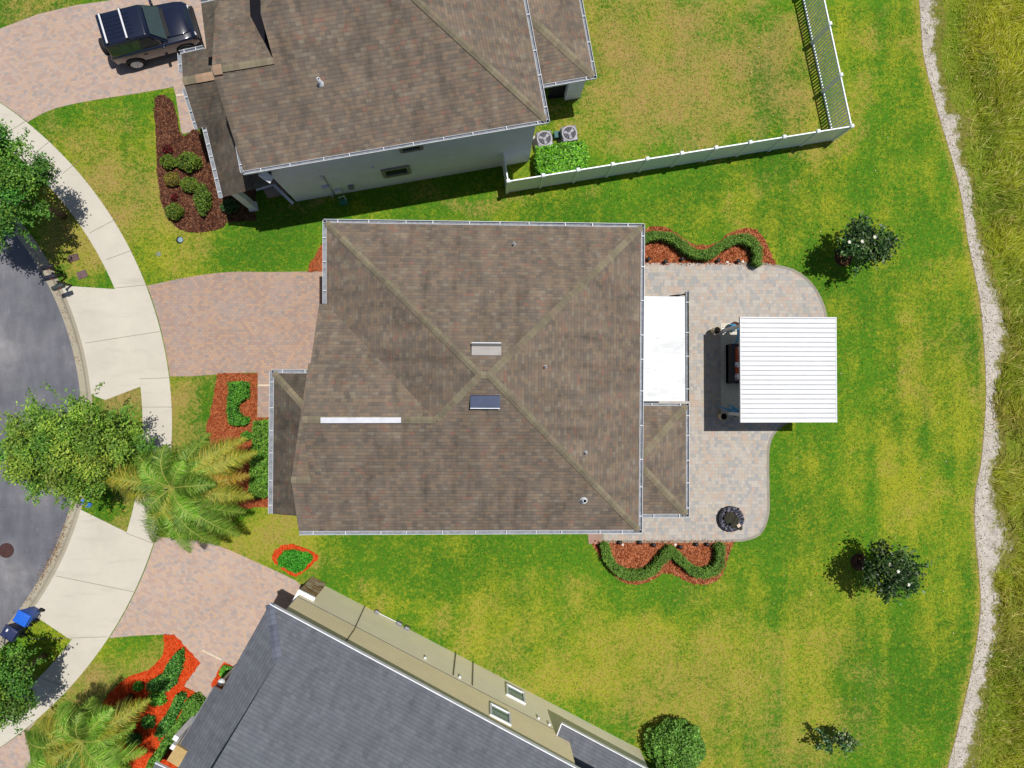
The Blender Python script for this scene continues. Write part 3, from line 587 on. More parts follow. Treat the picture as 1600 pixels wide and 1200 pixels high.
# porch roof
ZP = 3.0; p0, p1 = P(426, 803, ZP), P(428, 583, ZP); pWp = eplane(p0, p1, .42, cen); pNp = eplane(p1, p1 + eS, .42, cen); pwl = vplane(G0p + Vector((.35, 0, 0)), (-eS.y, eS.x)); psr = vplane(p0, eS)
T1, T2, T3 = solve(pWp, pNp, pwl), solve(pWp, pwl, psr), solve(pNp, pwl, hplane(ZP))
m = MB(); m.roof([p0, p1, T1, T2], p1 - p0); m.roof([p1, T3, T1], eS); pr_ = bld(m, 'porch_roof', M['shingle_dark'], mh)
caps(pr_, [(p1, T1)], M['cap'], .28); soffit(mh, [p0, p1, T3, Vector((T3.x, p0.y, 0))], ZP, .16)
m = MB(); m.add([p0 - Vector((0, .003, .12)), T2 - Vector((0, .003, .12)), Vector((T2.x, T2.y - .003, ZP - .2)), p0 - Vector((0, .003, .2))], [(0, 1, 2, 3)]); m.add([p0, T2, Vector((T2.x, T2.y, ZP - .1))], [(0, 1, 2)]); bld(m, 'gable_end', M['wall_m'], mh)
gutter(mh, p0, p1 + Vector((0, .1, 0)), -1, 6, .17); gutter(mh, p1 + Vector((-.1, 0, 0)), T3, -1, 3, .15)
for y in (p0.y + .3, (p0.y + p1.y) / 2, p1.y - .3):
    m = MB(); m.box((p0.x + .35, y, (ZP - .16) / 2), (.3, .3, ZP - .17)); m.box((p0.x + .35, y, .25), (.4, .4, .5)); bld(m, 'porch_column', M['fascia_w'], mh)
# garage eyebrow canopy (dark strip seen beside the gutter)
c0, c1 = P(499, 432, 2.9), P(499, 560, 2.9); m = MB(); m.add([c0, c1, c1 + Vector((1.3, 0, .35)), c0 + Vector((1.3, 0, .35)), c0 - Vector((0, 0, .14)), c1 - Vector((0, 0, .14)), c1 + Vector((1.3, 0, .2)), c0 + Vector((1.3, 0, .2))], [(0, 1, 2, 3), (7, 6, 5, 4), (0, 4, 5, 1), (0, 3, 7, 4), (1, 5, 6, 2)]); bld(m, 'garage_canopy', plain('dark_brown_canopy', al(62, 48, 44), .9), mh)
m = MB(); m.add(*obox(Vector((NW.x + .43, P(0, 450).y, 1.1)), Vector((0, 1, 0)), Vector((1, 0, 0)), 2.6, .06, 2.2)); bld(m, 'garage_door', M['fascia_w'], mh)
# rear shingle roof
ZR = 2.9; q0, q1 = P(1072, 634, ZR), P(1072, 803, ZR); qc = P(1000, 720, ZR); pEr, pNr, pSr = eplane(q0, q1, .42, qc), eplane(q0, q0 + eS, .42, qc), eplane(q1, q1 + eS, .42, qc)
wr = vplane(Vector((wl[1].x, 0, 0)), (0, 1)); Q3 = solve(pEr, pNr, pSr); Qn, Qs = solve(pNr, wr, hplane(ZR)), solve(pSr, wr, hplane(ZR)); Qr = solve(pNr, pSr, wr)
m = MB(); m.roof([q0, q1, Q3], q1 - q0); m.roof([q0, Q3, Qr, Qn], eS); m.roof([q1, Qs, Qr, Q3], eS); rr = bld(m, 'rear_roof', M['shingle'], mh); caps(rr, [(q0, Q3), (q1, Q3)], w=.3)
soffit(mh, [q0, q1, Qs, Qn], ZR, .16)
gutter(mh, q0 + Vector((0, .12, 0)), q1 + Vector((0, -.12, 0)), -1, 5); gutter(mh, Qn, q0 + Vector((.12, 0, 0)), -1, 3, .1); gutter(mh, q1 + Vector((.1, 0, 0)), Qs, -1, 3, .15)
m = MB(); m.box(((Qn.x + q0.x) / 2 - .15, (q0.y + q1.y) / 2, ZR / 2 - .1), (q0.x - Qn.x - .5, q0.y - q1.y - .7, ZR - .2)); bld(m, 'sunroom_wall', M['wall_m'], mh)
# white pan roof
b0, b1 = P(1008, 463, 3.0), P(1071, 628, 3.0); m = MB(); x0 = wl[1].x; m.add([(x0, b1.y + .03, 3.1), (b1.x, b1.y + .03, 2.98), (b1.x, b0.y, 2.98), (x0, b0.y, 3.1), (x0, b1.y + .03, 3.0), (b1.x, b1.y + .03, 2.88), (b1.x, b0.y, 2.88), (x0, b0.y, 3.0)], [(0, 1, 2, 3), (7, 6, 5, 4), (0, 4, 5, 1), (1, 5, 6, 2), (2, 6, 7, 3)])
wp = bld(m, 'pan_roof', M['white_pan'], mh)
M['gutter_dark'] = plain('dirty_gutter', al(120, 124, 112), .7, .2, .3, 4)
g_ = gutter(mh, Vector((b1.x + .02, b0.y + .22, 3.0)), Vector((b1.x + .02, b1.y + .03, 3.0)), -1, 4, .13, M['gutter_dark'])
m = MB(); m.tube([(b1.x + .05, b0.y + .12, 2.85), (b1.x - .2, b0.y + .1, 2.6), (b1.x - .5, b0.y + .08, 2.45), (b1.x - .5, b0.y + .08, .1)], .045, 8); bld(m, 'downspout', M['black'], mh)
for y in (b0.y - .15, b1.y + .3): m = MB(); m.box((b1.x - .15, y, 1.45), (.1, .1, 2.86)); bld(m, 'roof_post', M['white'], mh)
# roof details
a, b = hit(502, 657, pS), hit(627, 657, pS); m = MB(); d = (b - a); zz = (R2.z + .07)
m.beam(Vector((a.x, R2.y, zz)), Vector((b.x, R2.y, zz)), .2, .05); bld(m, 'ridge_vent', plain('bright_vent_metal', (.55, .55, .58), .5), mh)
for (px, py, pl, mt, lab) in ((760, 549, pN, M['alu'], 'bare silver metal roof vent'), (758, 625, pS, None, 'blue-grey metal roof vent')):
    p = hit(px, py, pl); n = pl[0]; u = eS; up = (Vector((-u.y, u.x, 0)) * (1 if py < 600 else -1)); dn = u.cross(n).normalized(); dn = dn if dn.z < 0 else -dn
    m = MB(); w, l = .6, .27
    for s in ():pass
    w, l = .52, .2; A = [p + u * sx * w + dn * sy * l + n * h for sx, sy, h in ((-1, -1, .06), (1, -1, .06), (1, 1, .24), (-1, 1, .24), (-1, -1, .0), (1, -1, 0), (1, 1, 0), (-1, 1, 0))]
    m.add(A, [(0, 1, 2, 3), (0, 4, 5, 1), (1, 5, 6, 2), (3, 7, 4, 0)]); m.beam(A[3], A[2], .03, .05, 1); m.add([A[3] * .72 + A[0] * .28 + n * .004, A[2] * .72 + A[1] * .28 + n * .004, A[2] * .97 + A[1] * .03 + n * .004, A[3] * .97 + A[0] * .03 + n * .004], [(0, 1, 2, 3)], 2 if py < 600 else 0)
    m.add([A[3] + n * .001, A[2] + n * .001, A[6], A[7]], [(3, 2, 1, 0)], 2)
    o = bld(m, 'roof_vent', [plain('silver_vent', al(158, 150, 144), .5, .5, .15, 4) if mt else plain('blue_vent_metal', al(70, 82, 112), .3, .5), M['white'], M['black']], mh); o['label'] = lab
for px, py, pl in ((803, 382, pN), (852, 573, pE), (915, 707, pE)): vent_pipe(mh, px, py, pl)
vent_pipe(mh, 912, 781, pS, .08, .35, M['alu'])
for y, z in ((-2.5, 4.3), (0, 4.3), (2.5, 4.3), (3.8, 1.4), (-4.8, 1.4)): window(mh, None, (wl[1].x, y, z), (0, 1, 0), (1, 0, 0), 1.2, 1.3, frame=M['fascia_w'], fw=.08)
for x, z in ((-4, 4.3), (0, 4.3), (4, 4.3), (-3, 1.5), (3, 1.5)):
    window(mh, None, (x, wl[0].y, z), (1, 0, 0), (0, 1, 0), 1.1, 1.2, frame=M['fascia_w'], fw=.08); window(mh, None, (x, wl[2].y, z), (1, 0, 0), (0, -1, 0), 1.1, 1.2, frame=M['fascia_w'], fw=.08)
# ---- top house
th = root('grey_wall_house', 'two-storey house at the top with brown shingle roof and pale grey stucco side wall', 'house', P(640, 150, 0))
nSW, nSE = P(381, 267, ZE), P(853, 187, ZE); eN = (nSE - nSW).normalized(); inn = Vector((-eN.y, eN.x, 0)); nc_ = nSE - eN * 6 + inn * 6
qS = eplane(nSW, nSE, SL, nc_); nE2 = P(824, 10, ZE); dE = inn; nNE = nSE + dE * 12.1; qE = eplane(nSE, nNE, SL, nc_); nN0 = nNE - eN * 12.5; qN = eplane(nNE, nN0, SL, nc_)
B1 = solve(qS, qE, qN); rk = hit(427, 92, qS); qrk = vplane(rk, inn)
gr = solve(qrk, qS, eplane(nSW + inn * 9.0, nSE + inn * 9.0, SL, nSW)); qgN = eplane(nSW + inn * 9.0, nSE + inn * 9.0, SL, nSW)
qrk2 = vplane(nSW, inn); sp_ = hit(342, 108, qS); qsN = (eplane(sp_, sp_ + eN, -SL, sp_ + inn)[0],); qsN = (qsN[0], qsN[0].dot(sp_))
nP, nPe = solve(qS, qsN, qrk2), solve(qS, qsN, qrk); n1, n2 = solve(qsN, qrk2, hplane(ZE)), solve(qsN, qrk, hplane(ZE))
B2 = solve(qS, qN, vplane(nNE - eN * 7, inn)); gR2 = gr + eN * 6
m = MB(); m.roof([nSW, nSE, B1, B2, gr, nPe, nP], eN); m.roof([nSE, nNE, B1], inn); m.roof([nNE, nN0, B2, B1], eN); m.roof([gr, B2, nN0, gr + inn * 4.5 - Vector((0, 0, 2.52))], eN); kk = hit(391, 25, qsN); kz = hit(390, 0, qsN); m.roof([nP, nPe, kk, kz, kz - eN * 1.2 + inn * .25 - Vector((0, 0, .14)), n1], eN)
rf = bld(m, 'roof', M['shingle'], th); m = MB(); dz = Vector((0, 0, .03)); far_ = (kz - kk).normalized(); m.face([nPe - dz, n2 + eN * .1 - dz, n2 + inn * .9 + eN * .1 - dz * 8, kz + far_ * .9 - eN * .06 - dz, kk - eN * .06 - dz]); bld(m, 'notch_shade_sheet', plain('black_notch_shade', (.012, .012, .016), .95, .05), rf); caps(rf, [(nSE, B1), (B1, B2), (nP, nPe)], w=.26); caps(rf, [(nP + (nPe - nP) * .02 + Vector((0, 0, .02)), nP + (nPe - nP) * .16 + Vector((0, 0, .02)))], M['cap_new'], .38)  # black sheet added in the roof notch, painted in place of the rake's shadow
soffit(th, [nSW + eN * 1.2, nSE, nNE, nN0 + eN, Vector((rk.x, rk.y, 0)) + eN * .3], ZE, .2)
ww = [P(463, 315, 0), P(826, 252, 0)]; ww[0].z = ww[1].z = 0; e2 = (ww[1] - ww[0]).normalized(); i2 = Vector((-e2.y, e2.x, 0))
ds = (Vector((rk.x, rk.y, 0)) - ww[0]).dot(e2) + .5; m = MB(); m.prism([tuple(q_[:2]) for q_ in (ww[0], ww[1], ww[1] + i2 * 11, ww[0] + e2 * ds + i2 * 11, ww[0] + e2 * ds + i2 * 5.6, ww[0] + i2 * 5.6)], 0, ZE - .21); bld(m, 'wall', M['wall_n'], th)
for a, b in ((nSW, nP), (nP, n1), (rk + Vector((0, 0, .0)), gr)): rakeb(th, a - eN * .004, b - eN * .004, .25)
m = MB(); m.add([rk + eN * .25 - Vector((0, 0, .05)), gr + eN * .25 - Vector((0, 0, .05)), gr + eN * .25 - Vector((0, 0, 4)), rk + eN * .25 - Vector((0, 0, 2))], [(0, 1, 2, 3)]); bld(m, 'gable_wall', M['fascia'], th)
gutter(th, nSW - eN * .05, nSE + eN * .1, 1); gutter(th, nSE - inn * .1, nNE, 1)
gutter(th, nSW - inn * .05, nSW + inn * 1.7, -1, 2)
# its side-wall fittings
def wallpt(px, py):
    pl = vplane(ww[0], e2); return hit(px, py, pl)
c = wallpt(619, 267); window(th, None, c, e2, -i2, .95, .72, glass=M['glass'], fw=.16)
c = wallpt(642, 229); window(th, None, c, e2, -i2, .7, .5, glass=M['glass'], fw=.14)
for px, py, w, h, mt in ((509, 291, .34, .3, 'white'), (528, 296, .3, .32, 'white'), (548, 290, .24, .28, 'grey_metal')):
    p = wallpt(px, py); m = MB(); m.add(*obox(p - i2 * .08, e2, i2, w, .16, h)); bld(m, 'meter_box', M[mt], th, bevel=.01)
p, p2 = wallpt(505, 275), wallpt(518, 296); m = MB(); m.tube([p - i2 * .04, p2 - i2 * .04, Vector((p2.x, p2.y, .05)) - i2 * .04], .02, 6); bld(m, 'conduit', M['grey_metal'], th)
for px, py in ((582, 261), (501, 275)): p = wallpt(px, py); m = MB(); m.add(*obox(p - i2 * .03, e2, i2, .1, .06, .1)); bld(m, 'wall_light', M['white'], th)
# lower roofs of the top house
Z3 = 3.1; Ld = [P(283, 84, Z3), P(331, 74, Z3), P(334, 118, 3.75), P(286, 127, 3.75)]
Ls = [P(286, 127, 3.75), P(334, 118, 3.75), P(348, 172, 3.6), P(322, 199, 2.95), P(309, 202, 2.95)]; Lx = [P(334, 118, 3.75), P(331, 74, 3.4), P(400, 62, 4.6), P(405, 160, 4.85), P(348, 172, 3.6)]; Lc = [P(322, 199, 2.95), P(348, 308, 2.95), P(384, 299, 3.75), P(427, 287, 4.5), P(405, 160, 4.85), P(348, 172, 3.75)]
Lg = [P(314, 5, 3.2), P(380, -10, 3.2), P(380, 80, 4.6), P(322, 90, 4.0), P(322, 72, 3.85)]
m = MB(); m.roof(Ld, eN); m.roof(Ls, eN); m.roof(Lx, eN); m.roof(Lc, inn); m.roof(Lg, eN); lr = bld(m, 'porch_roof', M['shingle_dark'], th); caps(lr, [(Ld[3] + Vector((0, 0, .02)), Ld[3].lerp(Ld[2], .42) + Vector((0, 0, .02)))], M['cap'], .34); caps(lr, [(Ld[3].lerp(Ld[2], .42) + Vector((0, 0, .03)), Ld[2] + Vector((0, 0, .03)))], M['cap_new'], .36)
gutter(th, Ld[0] - eN * .05, Ld[1] - eN * .35, -1, 2); gutter(th, Ld[0].lerp(Ls[0], .62), Ld[0] + inn * .05, -1, 1)
gutter(th, Ls[4], Ls[0].lerp(Ls[4], .15), -1, 3, .12); gutter(th, Lc[1], Lc[0] + inn * .05, -1, 6, .15); gutter(th, Lg[0], Lg[1], -1, 3)
m = MB(); m.prism([tuple(p[:2]) for p in (P(300, 92, 3), P(400, 72, 3), P(400, 130, 3), P(385, 190, 3), P(322, 196, 3))], 0, 2.6); bld(m, 'garage_wall', M['wall_n'], th)
m = MB(); m.prism([tuple(p[:2]) for p in (P(335, 205, 3), P(460, 250, 0), P(463, 300, 0), P(420, 310, 0), P(395, 270, 0))], -.02, .12); bld(m, 'porch_floor', M['paver_m'], th)
a = P(397, 324); m = MB(); m.box((a.x, a.y, 1.35), (.3, .3, 2.7), R(9.7)); m.box((a.x, a.y, .12), (.38, .38, .24), R(9.7)); bld(m, 'porch_column', M['fascia_w'], th)
for a_, b_, w_, h_ in ((P(408, 270, 5.0), P(423, 281, 4.6), .3, .2), (P(428, 289, .2), P(458, 318, .06), .14, .12), (P(400, 297, .14), P(427, 289, .14), .08, .06)): m = MB(); m.beam(a_, b_, w_, h_); bld(m, 'porch_trim', M['fascia_w'], th)
# rear lanai wing
ZL = 3.0; r0, r1, r2 = P(853, 131, ZL), P(927, 118, ZL), P(906, 0, ZL); rin = P(860, 40, ZL); pa, pb_ = eplane(r0, r1, .42, rin), eplane(r1, r1 + inn * 5, .42, rin); hp = solve(pa, pb_, vplane(P(800, 0, ZL) + eN * 0, inn))
r3 = r1 + inn * 9; pc = eplane(r3, r3 - eN, .42, rin); wq = vplane(ww[1] - e2 * .3, i2); top_ = solve(pa, pb_, pc); La, Lb2 = solve(pa, wq, hplane(ZL)), solve(pc, wq, hplane(ZL))
rt = solve(pa, pb_, wq); rb = solve(pc, pb_, wq)
m = MB()
if top_.x > rt.x: m.roof([r1, r3, top_], inn); m.roof([La, r1, top_, solve(pa, pc, wq)], eN)
else: m.roof([r1, r3, rb, rt], inn); m.roof([La, r1, rt], eN)
lr = bld(m, 'rear_roof', M['shingle'], th); caps(lr, [(r1, rt if top_.x <= rt.x else top_)], w=.34)
gutter(th, La, r1 + eN * .12, 1, 3); gutter(th, r1 - inn * .12, r3, 1, 8)
soffit(th, [La, r1, r3, Lb2], ZL, .14, M['fascia'])
c = P(893, 151); m = MB(); m.box((c.x, c.y + .1, ZL / 2 - .08), (.75, .45, ZL - .17), R(9.7)); bld(m, 'lanai_pillar', M['wall_n'], th)
a, b = P(856, 154), P(889, 149); m = MB(); m.beam(a + Vector((0, 0, .08)), b + Vector((0, 0, .08)), .1, .16); m.beam(a + Vector((0, 0, 1.4)), b + Vector((0, 0, 1.4)), .06, .06); m.add([a + Vector((0, .02, .1)), b + Vector((0, .02, .1)), b + Vector((0, .02, 2.8)), a + Vector((0, .02, 2.8))], [(0, 1, 2, 3)], 1); bld(m, 'lanai_screen', [M['black'], plain('dark_screen', (.015, .015, .018), .9)], th)
vent_pipe(th, 501, 130, qS, .06, .4)
# ---- bottom house
bh = root('slate_roof_house', 'two-storey house at the bottom with slate-grey shingle roof and tan stucco wall', 'house', P(700, 1150, 0))
uN = P(421, 944, ZE); uE = P(880, 1190, ZE); eB = (uE - uN).normalized(); iB = Vector((eB.y, -eB.x, 0)); uS = P(283, 1170, ZE); bc = uN + eB * 6 + iB * 6
hE = uN + eB * 19.5; tNE = eplane(uN, uE, SL, bc); tNW = eplane(uN, uN + iB, SL, bc)
hp0 = hit(436, 1027, tNE); q = vplane(hp0, iB); hp1 = solve(tNE, tNW, q); 
t9 = hE + iB * 13; pk = solve(tNE, q, eplane(t9, t9 - eB, SL, bc)); pk2 = pk + eB * 10
zr = Vector((0, 0, .02))
m = MB(); m.roof([uN, hE, pk2 + eB * 3, pk, hp1], eB); m.roof([uN, hp1, hp1 + iB * 9 , uN + iB * (9 + (hp1 - uN).dot(iB))], iB)
rkz = Vector((0, 0, -.2)); rf = bld(m, 'roof', M['shingle_grey'], bh); caps(rf, [(uN, hp1)], M['cap_grey'], .34)
rakeb(bh, hp1 - eB * .01, pk - eB * .01, .2, 'fascia_w'); m = MB(); m.add([hp1 + eB * .35 + rkz, pk + eB * .35 + rkz, Vector((pk.x, pk.y, 5.8)) + eB * .35, Vector((hp1.x, hp1.y, 5.8)) + eB * .35], [(0, 1, 2, 3)])
bld(m, 'gable_wall', M['fascia_w'], bh); soffit(bh, [uN, hE, hE + iB * 12, uN + iB * 12], ZE, .2, plain('brown_soffit', al(120, 104, 84), .9))
m = MB(); m.beam(uN, hE, .045, .2, 0, (-.02, -.06)); bld(m, 'fascia', M['fascia_w'], bh)
g0, g1 = P(490, 905), P(1000, 1170); eG = (g1 - g0).normalized(); iG = Vector((eG.y, -eG.x, 0)); gE = g1
wl0 = g0; sec_end = hit(887, 1147, vplane(g0, eG)); L2 = (sec_end - g0).dot(eG)
wpt = lambda s, z, d=0.: g0 + eG * s + iG * d + Vector((0, 0, z))
m = MB(); m.prism([tuple(wpt(0, 0)[:2]), tuple(wpt(L2, 0)[:2]), tuple(wpt(L2, 0, 12)[:2]), tuple(wpt(0, 0, 12)[:2])], 2.9, ZE - .21); bld(m, 'upper_wall', M['wall_s'], bh)
Lt = (g1 - g0).dot(eG)
m = MB(); m.prism([tuple(wpt(0, 0, .02)[:2]), tuple(wpt(Lt, 0, .02)[:2]), tuple(wpt(Lt, 0, 12)[:2]), tuple(wpt(0, 0, 12)[:2])], 0, 2.9); bld(m, 'lower_wall', M['wall_s2'], bh)
m = MB(); m.beam(wpt(0, 2.9, -.005), wpt(L2, 2.9, -.005), .02, .03); bld(m, 'wall_band', M['trim'], bh)
t = NT('ledge_stone', .9, .2); v = t.coord('Object', (1, 1, 1), (0, 0, R(28))); sp = t.n('SeparateXYZ'); t.set(sp.inputs[0], t.coord()); cb = t.n('CombineXYZ'); s2_ = t.n('SeparateXYZ'); t.set(s2_.inputs[0], v); t.set(cb.inputs[0], s2_.outputs[0]); t.set(cb.inputs[1], sp.outputs[2])
r, fu, fv = cells(t, cb.outputs[0], .3, .09, .37); t.col(scal(t, t.ramp(r, [(0, al(190, 150, 100)), (.3, al(214, 190, 160)), (.55, al(150, 116, 84)), (.8, al(226, 210, 190))], True), t.rng(fv, 0, .2, .5, 1))); M['stone'] = t.m
m = MB(); m.prism([tuple(wpt(-.5, 0, -.1)[:2]), tuple(wpt(.18, 0, -.1)[:2]), tuple(wpt(.18, 0, 1.0)[:2]), tuple(wpt(-.5, 0, 1.0)[:2])], 0, 2.1) if False else m.prism([tuple(wpt(-.12, 0, -.1)[:2]), tuple(wpt(.62, 0, -.1)[:2]), tuple(wpt(.62, 0, 1.2)[:2]), tuple(wpt(-.12, 0, 1.2)[:2])], 0, 2.3)
bld(m, 'stone_cladding', M['stone'], bh)
m = MB(); m.prism([tuple(wpt(-.16, 0, -.14)[:2]), tuple(wpt(.66, 0, -.14)[:2]), tuple(wpt(.66, 0, 1.2)[:2]), tuple(wpt(-.16, 0, 1.2)[:2])], 2.3, 2.42); bld(m, 'stone_cap', plain('white_cap', (.8, .8, .78), .7), bh)
hb = lambda px, py: hit(px, py, vplane(g0, eG))
for px, py, w, h in ((805, 1085, .78, .95), (781, 1117, .8, .9)):
    c = hb(px, py); o = window(bh, None, c, eG, -iG, w, h, glass=M['blinds'], frame=M['fascia_w'], fw=.09)
    m = MB(); m.add(*obox(c - Vector((0, 0, h * .34)) - iG * .012, eG, iG, w, .03, h * .3)); bld(m, 'lower_pane', M['glass_green'], o)
for a in (((572, 943), (553, 985), (541, 1002)), ((713, 1010), (712, 1020), (708, 1056)), ((741, 1024), (739, 1034), (738, 1072))):
    m = MB(); m.tube([hb(*q) - iG * .03 for q in a], .018, 6); bld(m, 'conduit', plain('dark_conduit', al(96, 88, 80), .8), bh)
m = MB(); m.tube([hb(588, 958) - iG * .05, hb(622, 975) - iG * .05], .02, 6); bld(m, 'utility_pipe', M['fascia_w'], bh)
for px, py, w, h in ((588, 958, .2, .2), (623, 976, .26, .3), (635, 983, .22, .3)): m = MB(); m.add(*obox(hb(px, py) - iG * .07, eG, iG, w, .14, h)); bld(m, 'meter_box', M['grey_metal'], bh, bevel=.01)
for px, py in ((664, 1029), (718, 1059), (841, 1123), (858, 1133)): m = MB(); m.add(*obox(hb(px, py) - iG * .04, eG, iG, .1, .08, .1)); bld(m, 'wall_vent', M['fascia_w'], bh)
# its lower rear roof
e0, e1 = P(877, 1131, 3.1), P(1012, 1203, 3.1); ex = (e1 - e0).normalized(); ix = Vector((ex.y, -ex.x, 0)); e3 = e0 + ex * 9
m = MB(); m.roof([e0, e3, e3 + ix * 3 + Vector((0, 0, 1.3)), e0 + ix * 3 + Vector((0, 0, 1.3))], ex); bld(m, 'rear_roof', M['shingle_grey'], bh)
m = MB(); m.beam(e0, e3, .04, .18, 0, (-.02, -.06)); m.beam(e0, e0 + ix * .45 + Vector((0, 0, .2)), .04, .16, 0, (.0, -.04)); bld(m, 'rear_fascia', M['fascia_w'], bh)
# its front porch
f0, f1 = P(334, 1073, 3.1), P(281, 1163, 3.1); f2 = P(352, 1083, 3.6); f3 = P(299, 1176, 3.6); m = MB(); m.roof([f0, f1, f3, f2], f1 - f0); bld(m, 'porch_roof', M['shingle_grey'], bh)
m = MB(); m.beam(f0, f1, .04, .16, 0, (0, -.07)); m.beam(f0, f2, .04, .1, 0, (0, -.02)); bld(m, 'porch_fascia', M['grey_metal'], bh)
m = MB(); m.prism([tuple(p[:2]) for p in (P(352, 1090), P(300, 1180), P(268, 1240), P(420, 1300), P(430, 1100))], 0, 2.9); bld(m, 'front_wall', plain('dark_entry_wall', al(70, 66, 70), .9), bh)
for px, py in ((276, 1152), (272, 1166)): c = P(px, py, 2.4); m = MB(); m.box((c.x, c.y, 1.25), (.22, .22, 2.5), R(58)); bld(m, 'porch_column', M['fascia_w'], bh)
c = P(281, 1178, 3.0); m = MB(); m.box((c.x, c.y, 1.6), (.75, .6, 3.2), R(58)); bld(m, 'entry_pillar', plain('tan_pillar', al(205, 175, 120), .95), bh)
c = P(346, 1066, 2.2); m = MB(); m.lathe((c.x, c.y, 0), [(.06, 0), (.06, 2.0), (.14, 2.1), (.16, 2.25), (.08, 2.36), (0, 2.38)], 12); bld(m, 'porch_post', M['fascia_w'], bh, smooth=True)
e4 = P(243, 1192, 3.0); m = MB(); m.roof([e4, P(266, 1202, 3.0), P(255, 1240, 3.4), P(225, 1225, 3.2)], ex); bld(m, 'entry_roof', M['shingle_grey'], bh)
m = MB(); m.beam(P(243, 1191, 3.0), P(266, 1202, 3.0), .05, .12); bld(m, 'entry_fascia', M['white'], bh)
# ------------------------------------------------------------------ fences
def vfence():
    T0, T1 = P(794, 283, 1.8), P(1331, 197, 1.8); fz = root('vinyl_fence', 'long white solid vinyl privacy fence between the top yard and the lawn', 'fence', (T0.x, T0.y, 0))
    d = (T1 - T0).normalized(); L = (T1 - T0).length; n = 10
    posts = [T0 + d * L * i / n for i in range(n + 1)]; R0 = P(787, 238, 1.8)
    for a, b in list(zip(posts, posts[1:])) + [(R0, T0)]:
        a = Vector((a.x, a.y, 0)); b = Vector((b.x, b.y, 0)); m = MB(); z = lambda p, h: p + Vector((0, 0, h))
        m.beam(z(a, .92), z(b, .92), .025, 1.66); o = bld(m, 'fence_panel', M['vinyl'], fz)
        for h_ in (1.72, .12): m = MB(); m.beam(z(a, h_), z(b, h_), .05, .13); bld(m, 'fence_rail', M['vinyl'], o)
    for p in posts + [R0]:
        m = MB(); m.box((p.x, p.y, .93), (.13, .13, 1.86), math.atan2(d.y, d.x)); m.box((p.x, p.y, 1.885), (.17, .17, .05), math.atan2(d.y, d.x), 0, .6); bld(m, 'fence_post', M['vinyl'], fz)
    T2 = P(1288.5, 0, 1.8); u = (T2 - T1).normalized(); pf = root('picket_fence', 'white vinyl picket fence with narrow upright slats running off the top edge', 'fence', (T1.x, T1.y, 0))
    for k in range(5):
        a, b = T1 + u * (k * 2.4 + .12), T1 + u * (k * 2.4 + 2.34); a = Vector((a.x, a.y, 0)); b = Vector((b.x, b.y, 0)); m = MB()
        for i in range(15):
            p = a.lerp(b, (i + .5) / 15); m.box((p.x, p.y, .9), (.075, .022, 1.7), math.atan2(u.y, u.x))
        o = bld(m, 'picket_panel', M['vinyl'], pf)
        for h in (.1, 1.74): m = MB(); m.beam(a + Vector((0, 0, h)), b + Vector((0, 0, h)), .05, .11); bld(m, 'fence_rail', M['vinyl'], o)
        p = T1 + u * (k * 2.4 + 2.4); m = MB(); m.box((p.x, p.y, .93), (.13, .13, 1.86), math.atan2(u.y, u.x)); m.box((p.x, p.y, 1.885), (.17, .17, .05), math.atan2(u.y, u.x), 0, .6); bld(m, 'fence_post', M['vinyl'], pf)
vfence()
